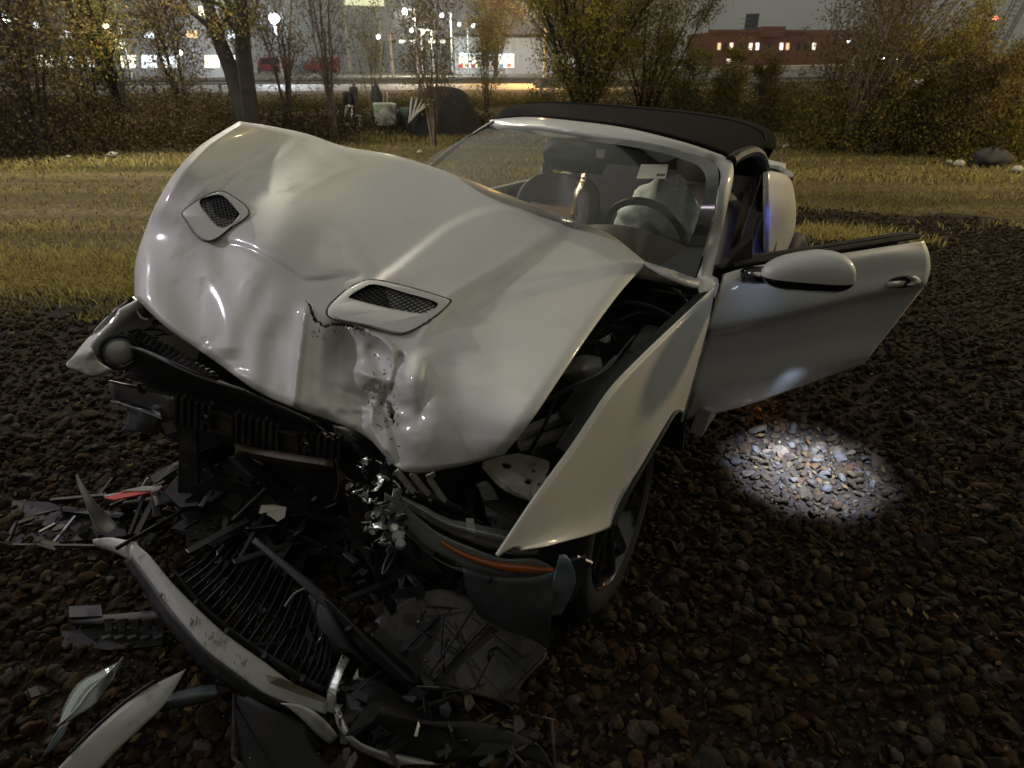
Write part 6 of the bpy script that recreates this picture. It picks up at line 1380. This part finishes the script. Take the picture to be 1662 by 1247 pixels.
def tree(px, D, H, spread, ns, leaves, lsize_, pal_, label, seed, cat_='tree', lean=0.0, tr=.035, low=.15, name='tree', barkm=None, twig=1.0, fork=None, gap=.35):
    leaves = int(leaves * 1.7); lsize = lsize_ * .72; r_ = np.random.default_rng(seed); base = HD(px, D); root = empty(name, tuple(base), label, cat_, 'trees and bushes along the field edge')
    right = np.array([RT.x, RT.y, 0]); B_ = np.array(base); m = MB(); tips = []
    for s in range(ns):
        an = r_.uniform(0, 2 * np.pi); out = np.array([math.cos(an), math.sin(an), 0]) * spread * r_.uniform(.15, 1.0)
        if fork is not None: out = right * fork[s]
        h = H * r_.uniform(.75, 1.05); start = B_ + np.array([r_.normal() * .06 * spread, r_.normal() * .06 * spread, -.05])
        pts = []
        for k in range(7):
            t = k / 6; p = start + out * (t ** 1.25) * h * .5 + right * lean * t * h * .5 + np.array([0, 0, t * h]) + r_.normal(scale=.03 * h * t, size=3) * .5; pts.append(p)
        r0 = tr * r_.uniform(.6, 1.2); m.tube([Vector(p) for p in pts], [r0 * (1 - .85 * k / 6) for k in range(7)], 5, False)
        nb = int(9 * twig)
        for b in range(nb):
            t = r_.uniform(max(low, .12), .98); k = min(int(t * 6), 5); p = pts[k] + (pts[k + 1] - pts[k]) * (t * 6 - k)
            d = (pts[k + 1] - pts[k]); d /= np.linalg.norm(d); side = np.cross(d, r_.normal(size=3)); side /= np.linalg.norm(side)
            L = H * r_.uniform(.10, .24) * (1.15 - t * .5); d2 = d * .75 + side * .65 + np.array([0, 0, .15]); e = p + d2 * L; mid = p + d2 * L * .5 + r_.normal(size=3) * L * .06
            m.tube([Vector(p), Vector(mid), Vector(e)], [r0 * .35, r0 * .22, r0 * .08], 3, False)
            tips += [p + (e - p) * f for f in (.3, .55, .8, 1.0)]
            for c in range(3):
                q = p + (e - p) * r_.uniform(.3, .9); d3 = d2 + r_.normal(size=3) * .5; q2 = q + d3 * L * .45; m.tube([Vector(q), Vector(q2)], [r0 * .16, r0 * .05], 3, False); tips += [q2, (q + q2) / 2]
    m.build('trunk', barkm or M_BARK, root)
    tips = np.array(tips); keep = r_.random(len(tips)) > gap; tips = tips[keep] if keep.sum() > 10 else tips
    idx = r_.integers(0, len(tips), leaves); P = tips[idx] + r_.normal(scale=1, size=(leaves, 3)) * np.array([.16, .16, .13]) * (H / 4)
    P[:, 2] = np.maximum(P[:, 2], .03)
    pc = np.array(LC[pal_]); cl_ = pc[r_.integers(0, len(pc), leaves)] * r_.uniform(.7, 1.7, (leaves, 1))
    V, F, C2 = leafcloud(P, lsize, cl_, r_)
    o = np_mesh('crown', V, F, M_LEAF, C2, parent=root); o.matrix_parent_inverse = Matrix.Translation(root.location).inverted(); return root
tree(30, 15.5, 4.8, .55, 7, 9500, .050, 'brown', 'dense brownish leafy tree filling the upper left corner', 1, low=.05)
tree(120, 17, 4.9, .5, 6, 6500, .048, 'olive', 'dark leafy tree with slender stems second from the left edge', 2, low=.1)
tree(195, 16.5, 5.0, .35, 5, 6500, .045, 'olive', 'leaning dark stems with sparse leaves left of the thick trunk', 3, lean=-.28, tr=.07)
tree(285, 17.5, 4.8, .42, 6, 6500, .045, 'brown', 'thin stemmed tree just left of the thick forked trunk', 4, lean=-.1, tr=.045)
tree(388, 15.0, 4.8, .2, 2, 7500, .045, 'olive', 'thick dark trunk forking into two below the flood lamp', 5, tr=.30, fork=(-.36, .16), low=.35)
tree(455, 17, 4.0, .4, 6, 2200, .038, 'brown', 'slender grey stems directly below the flood lamp', 6, barkm=M_BARK2)
tree(528, 15.5, 4.4, .38, 9, 1400, .036, 'brown', 'bare upright stems in front of the grey hall', 7, barkm=M_BARK2, tr=.028, gap=.5)
tree(598, 19, 3.6, .6, 6, 1600, .036, 'olive', 'thin leafy shrub behind the bags at the camp', 8, cat_='shrub', barkm=M_BARK2, name='shrub', tr=.02)
tree(698, 14.6, 3.5, .5, 10, 3600, .038, 'brown', 'airy bush in front of the dark tent', 9, cat_='bush', name='bush', barkm=M_BARK2, tr=.022)
tree(790, 24, 3.2, .6, 8, 3500, .045, 'yellow', 'yellowish low bush in front of the store windows', 10, cat_='bush', name='bush', tr=.02)
tree(950, 18.0, 4.6, 1.35, 24, 24000, .050, 'yellow', 'big yellow green willow fanning out behind the soft top', 11, tr=.05, low=.12, name='willow_tree', gap=.25)
tree(1055, 20, 3.9, 1.1, 12, 8000, .052, 'yellow', 'olive crown on the right side of the big willow', 12, low=.1)
tree(805, 70, 9.0, .8, 7, 5000, .16, 'brown', 'distant bare tree rising behind the store roof', 13, tr=.1)
tree(1395, 15.5, 4.3, .95, 34, 6500, .040, 'brown', 'large brown twiggy bush right of the brick building', 14, lean=.55, barkm=M_BARK2, tr=.024, name='bush', cat_='bush', gap=.3)
tree(1345, 16.5, 4.0, .6, 12, 4200, .042, 'brown', 'brown leaning stems at the left half of the twiggy thicket', 15, lean=.45, barkm=M_BARK2, tr=.024, name='bush', cat_='bush')
tree(1560, 18, 2.7, .75, 9, 4200, .042, 'yellow', 'yellow green bush under the crane boom', 16, lean=.35, name='bush', cat_='bush', tr=.022)
tree(1640, 19, 2.2, .9, 9, 3800, .042, 'olive', 'low olive scrub at the right edge under the rail', 17, lean=.3, name='bush', cat_='bush', tr=.02)
tree(1185, 20, 1.9, 1.0, 9, 5500, .045, 'olive', 'low olive bush behind the rear of the soft top', 18, name='bush', cat_='bush', tr=.02)
tree(1265, 18.5, 1.6, 1.1, 9, 5000, .042, 'brown', 'low brown bush between the soft top and the twiggy thicket', 19, lean=.2, name='bush', cat_='bush', tr=.018)
tree(1110, 22, 2.0, 1.0, 9, 4500, .045, 'green', 'low green bush right behind the roof of the car', 20, name='bush', cat_='bush', tr=.018)
tree(1470, 15.5, 2.2, 1.0, 12, 6000, .042, 'olive', 'dark leaning scrub right of the twiggy thicket', 21, lean=.5, name='bush', cat_='bush', tr=.02)
tree(1590, 15.2, 2.0, 1.1, 12, 6500, .042, 'brown', 'brown scrub beside the litter at the right edge', 22, lean=.5, name='bush', cat_='bush', tr=.02)
# ground cover at the foot of the trees
def cover(segs, name, label, seed, pal_):
    r_ = np.random.default_rng(seed); PP = []
    for x0, x1, D, h, n in segs:
        for _ in range(n):
            x = r_.uniform(x0, x1); dd = D + r_.normal() * .9; b = np.array(HD(x, dd)); hh = h * r_.uniform(.3, 1.1)
            k = 22; PP.append(b + np.stack([r_.normal(scale=.16, size=k), r_.normal(scale=.16, size=k), r_.uniform(0, hh, k)], 1) + np.array([RT.x, RT.y, 0]) * (.3 if x > 1200 else 0) * r_.uniform(0, hh, (k, 1)))
    P = np.concatenate(PP); pc = np.array(LC[pal_]); c = pc[r_.integers(0, len(pc), len(P))] * r_.uniform(.25, .85, (len(P), 1)); V, F, C2 = leafcloud(P, .034, c, r_)
    np_mesh(name, V, F, M_LEAF, C2, kind='stuff', label=label, cat='undergrowth')
cover([(-60, 350, 16.6, 1.0, 1700), (350, 560, 16.4, .8, 500), (560, 800, 18.5, .5, 300), (-60, 300, 18.5, 1.3, 700)], 'undergrowth', 'tangled brown undergrowth below the left trees', 5, 'brown')
cover([(1100, 1350, 19.5, 1.1, 900), (1300, 1720, 16.2, 1.2, 1900), (860, 1150, 21, 1.0, 900), (1350, 1720, 19, 1.5, 1100)], 'undergrowth', 'tangled olive undergrowth below the right bushes', 6, 'olive')
cover([(400, 900, 27, .45, 1200), (0, 400, 24, .7, 700)], 'weeds', 'low tan weeds on the bank before the guard rail', 7, 'yellow')
# willow stub
m = MB(); bse = HD(952, 18.3); m.lathe(bse, (0, 0, 1), [(-.1, .42), (.3, .36), (.7, .34), (.95, .40), (1.05, .25), (1.05, 0)], 18); 
o = m.build('stump', M_BARK, None, smooth=True, label='dark knobbly willow stump at the foot of the big willow', cat='stump')

# ---- camp things at the field edge
def tarp(name, x, D, W_, Hh, mt, label, cat_, seed, lean=0):
    r_ = random.Random(seed); b = HD(x, D); rt = Vector((RT.x, RT.y, 0)); fw_ = Vector((FW.x, FW.y, 0)).normalized(); G = []
    for i in range(11):
        th = i / 10 * math.pi / 2; G.append([b + (rt * math.cos(f_) * W_ / 2 + fw_ * math.sin(f_) * W_ / 2) * math.cos(th) ** .8 * (1 + .08 * math.sin(5 * f_ + i)) + Vector((0, 0, Hh * math.sin(th))) + rt * lean * math.sin(th) * W_ for f_ in [2 * math.pi * k / 20 for k in range(21)]])
    o = MB().grid(G).build(name, mt, None, smooth='all', weld=True, label=label, cat=cat_); return o
M_TARP = mat('dark_tarp', (.02, .02, .022), .9, bump=.5, bscale=5, var=.3, vscale=4)
tent = tarp('dome_tent', 712, 17.2, 1.75, 1.05, M_TARP, 'dark sagging dome tent behind the airy bush', 'tent', 1, .05)
for k in range(5):
    p0, p1 = PD(664 + k * 3, 200 - k * 4, 16.4), PD(668 + k * 9, 158 + k, 16.6); m = MB(); m.bar(p0, p1, .035, .02); m.build('tent_stripe', M_PAPER, tent)
tarp('bag_heap', 655, 18.0, .9, .55, mat('dark_green_bag', (.03, .05, .03), .4, bump=.4, bscale=6), 'dark green heap of bags left of the tent', 'bag', 2)
M_CLOTH = mat('pale_printed_cloth', (.30, .30, .28), .8, var=.8, vscale=5, dirt=((.10, .25, .12), .5, .9), dscale=4)
cart = empty('loaded_cart', HD(618, 17.6), 'pale cart with coloured bags standing at the camp', 'cart')
c0 = HD(618, 17.6); m = MB(); m.box(c0 + Vector((0, 0, .42)), (.5, .45, .5), Matrix.Rotation(YAW + .3, 3, 'Z'), 1.15); m.build('basket', M_CLOTH, cart, bevel=.03)
for sx in (-.2, .2):
    for sy in (-.18, .18): m = MB(); m.lathe(c0 + Matrix.Rotation(YAW + .3, 3, 'Z') @ Vector((sx, sy, .07)), Vector((RT.x, RT.y, 0)), [(-.02, 0), (-.02, .07), (.02, .07), (.02, 0)], 12); m.build('wheel', M_TYRE, cart)
m = MB(); m.tube([c0 + Vector((-.2, -.1, .65)), c0 + Vector((-.25, -.1, .95)), c0 + Vector((.1, .1, .97)), c0 + Vector((.12, .1, .66))], .014, 6); m.build('handle', M_RAIL, cart)
fig = empty('hooded_bundle', HD(606, 18.6), 'dark bundle with a red cap shape hanging on a stick above the cart', 'bundle')
m = MB(); q = HD(606, 18.6); m.tube([q, q + Vector((0, 0, 1.15))], .02, 6); m.build('stick', M_BARK, fig)
m = MB(); m.lathe(q + Vector((0, 0, .6)), (0, 0, 1), [(-.25, .04), (-.1, .13), (.2, .15), (.4, .08), (.5, .0)], 12); m.build('cloth', M_TARP, fig, smooth=True)
hang = empty('hanging_clothes', HD(572, 17.8), 'dark clothes with pale patches hanging between stems left of the cart', 'clothes')
for k, (x, y0, y1, mt) in enumerate(((563, 150, 195, M_TARP), (574, 142, 206, M_TARP), (566, 172, 204, M_PAPER), (580, 188, 208, M_CLOTH))):
    m = MB(); m.grid(loft([[PD(x - 6, y0, 17.8 + .05 * k), PD(x, y0 - 2, 17.7), PD(x + 6, y0, 17.8)], [PD(x - 8, (y0 + y1) / 2, 17.75), PD(x, (y0 + y1) / 2, 17.9), PD(x + 7, (y0 + y1) / 2, 17.7)], [PD(x - 6, y1, 17.8), PD(x, y1 + 3, 17.7), PD(x + 7, y1, 17.85)]], 8, 8)); m.build('garment', mt, hang, smooth='all', solid=.03)
rl = random.Random(9); M_RAG = mat('dirty_pale_litter', (.30, .29, .26), .8, bump=.6, bscale=12, var=.4, vscale=9)
def rag(x, y, s, mt, label, cat_, name='litter_bag', fl=.5):
    c = PZ(x, y, .03); G = []
    for i in range(7):
        th = math.pi * i / 6; G.append([c + Vector((s * math.sin(th) * math.cos(f_) * (1 + .3 * math.sin(3 * f_ + i)), s * .8 * math.sin(th) * math.sin(f_), -s * fl * math.cos(th) * (1 + .25 * math.sin(4 * f_)) + s * .2)) for f_ in [2 * math.pi * k / 12 for k in range(13)]])
    MB().grid(G).build(name, mt, None, smooth='all', weld=True, label=label, cat=cat_)
rag(183, 253, 0.091, M_RAG, 'white crumpled litter on the grass far left of the hood', 'litter')
rag(110, 256, 0.056, M_RAG, 'small pale scrap left of the white crumpled litter', 'litter', 'paper_scrap')
rag(1276, 239, 0.084, M_RAG, 'pale scrap at the foot of the low brown bush', 'litter', 'paper_scrap')
rag(1338, 238, 0.077, M_RAG, 'pale scrap below the twiggy thicket', 'litter', 'paper_scrap')
rag(1418, 245, .2, M_TARP, 'small black bag on the grass below the thicket', 'bag', 'black_bag')
rag(1606, 265, .42, M_TARP, 'large black bag lying on the grass near the right edge', 'bag', 'black_bag', .35)
rag(1556, 268, 0.112, M_RAG, 'white litter just left of the large black bag', 'litter')
rag(1650, 278, 0.112, M_RAG, 'white litter at the right edge beside the large black bag', 'litter')
rag(1540, 264, 0.063, M_RAG, 'tiny white scrap left of the litter by the large black bag', 'litter', 'paper_scrap')
rag(682, 248, 0.063, M_RAG, 'pale scrap in the grass between hood and windscreen', 'litter', 'paper_scrap')

# unseen leaf wall added behind the camera to block low sky light
r_ = np.random.default_rng(8); n = 34000; az = r_.uniform(math.radians(-38), math.radians(118), n); rad = 10.5 + r_.uniform(0, 2.5, n)
hgt_ = 8.2 + 1.3 * np.sin(az * 7) + .8 * np.sin(az * 17 + 1); zz_ = hgt_ * r_.random(n) ** .9
P = np.stack([CAM.x + rad * np.cos(az), CAM.y + rad * np.sin(az), zz_], 1); pc = np.array(LC['olive']); V, F, C2 = leafcloud(P, .24, pc[r_.integers(0, 4, n)] * .5, r_)
np_mesh('added_sky_blocker', V, F, M_LEAF, C2, kind='stuff', label='added leaf wall out of view that keeps sky light off the near gravel', cat='added_sky_blocker')

# thin night haze that lets the lamps glow
hm = bpy.data.materials.new('night_haze'); hm.use_nodes = True; t = hm.node_tree; t.nodes.remove(t.nodes['Principled BSDF'])
pv = t.nodes.new('ShaderNodeVolumePrincipled'); pv.inputs['Density'].default_value = HAZE; pv.inputs['Anisotropy'].default_value = .82; pv.inputs['Color'].default_value = (.9, .9, .9, 1)
t.links.new(pv.outputs[0], t.nodes['Material Output'].inputs['Volume'])
m = MB(); c_ = HD(831, 75); m.box((c_.x, c_.y, 12), (260, 260, 27), Matrix.Rotation(YAW, 3, 'Z')); m.build('haze', hm, None, kind='stuff', label='thin night haze round the lamps', cat='haze')
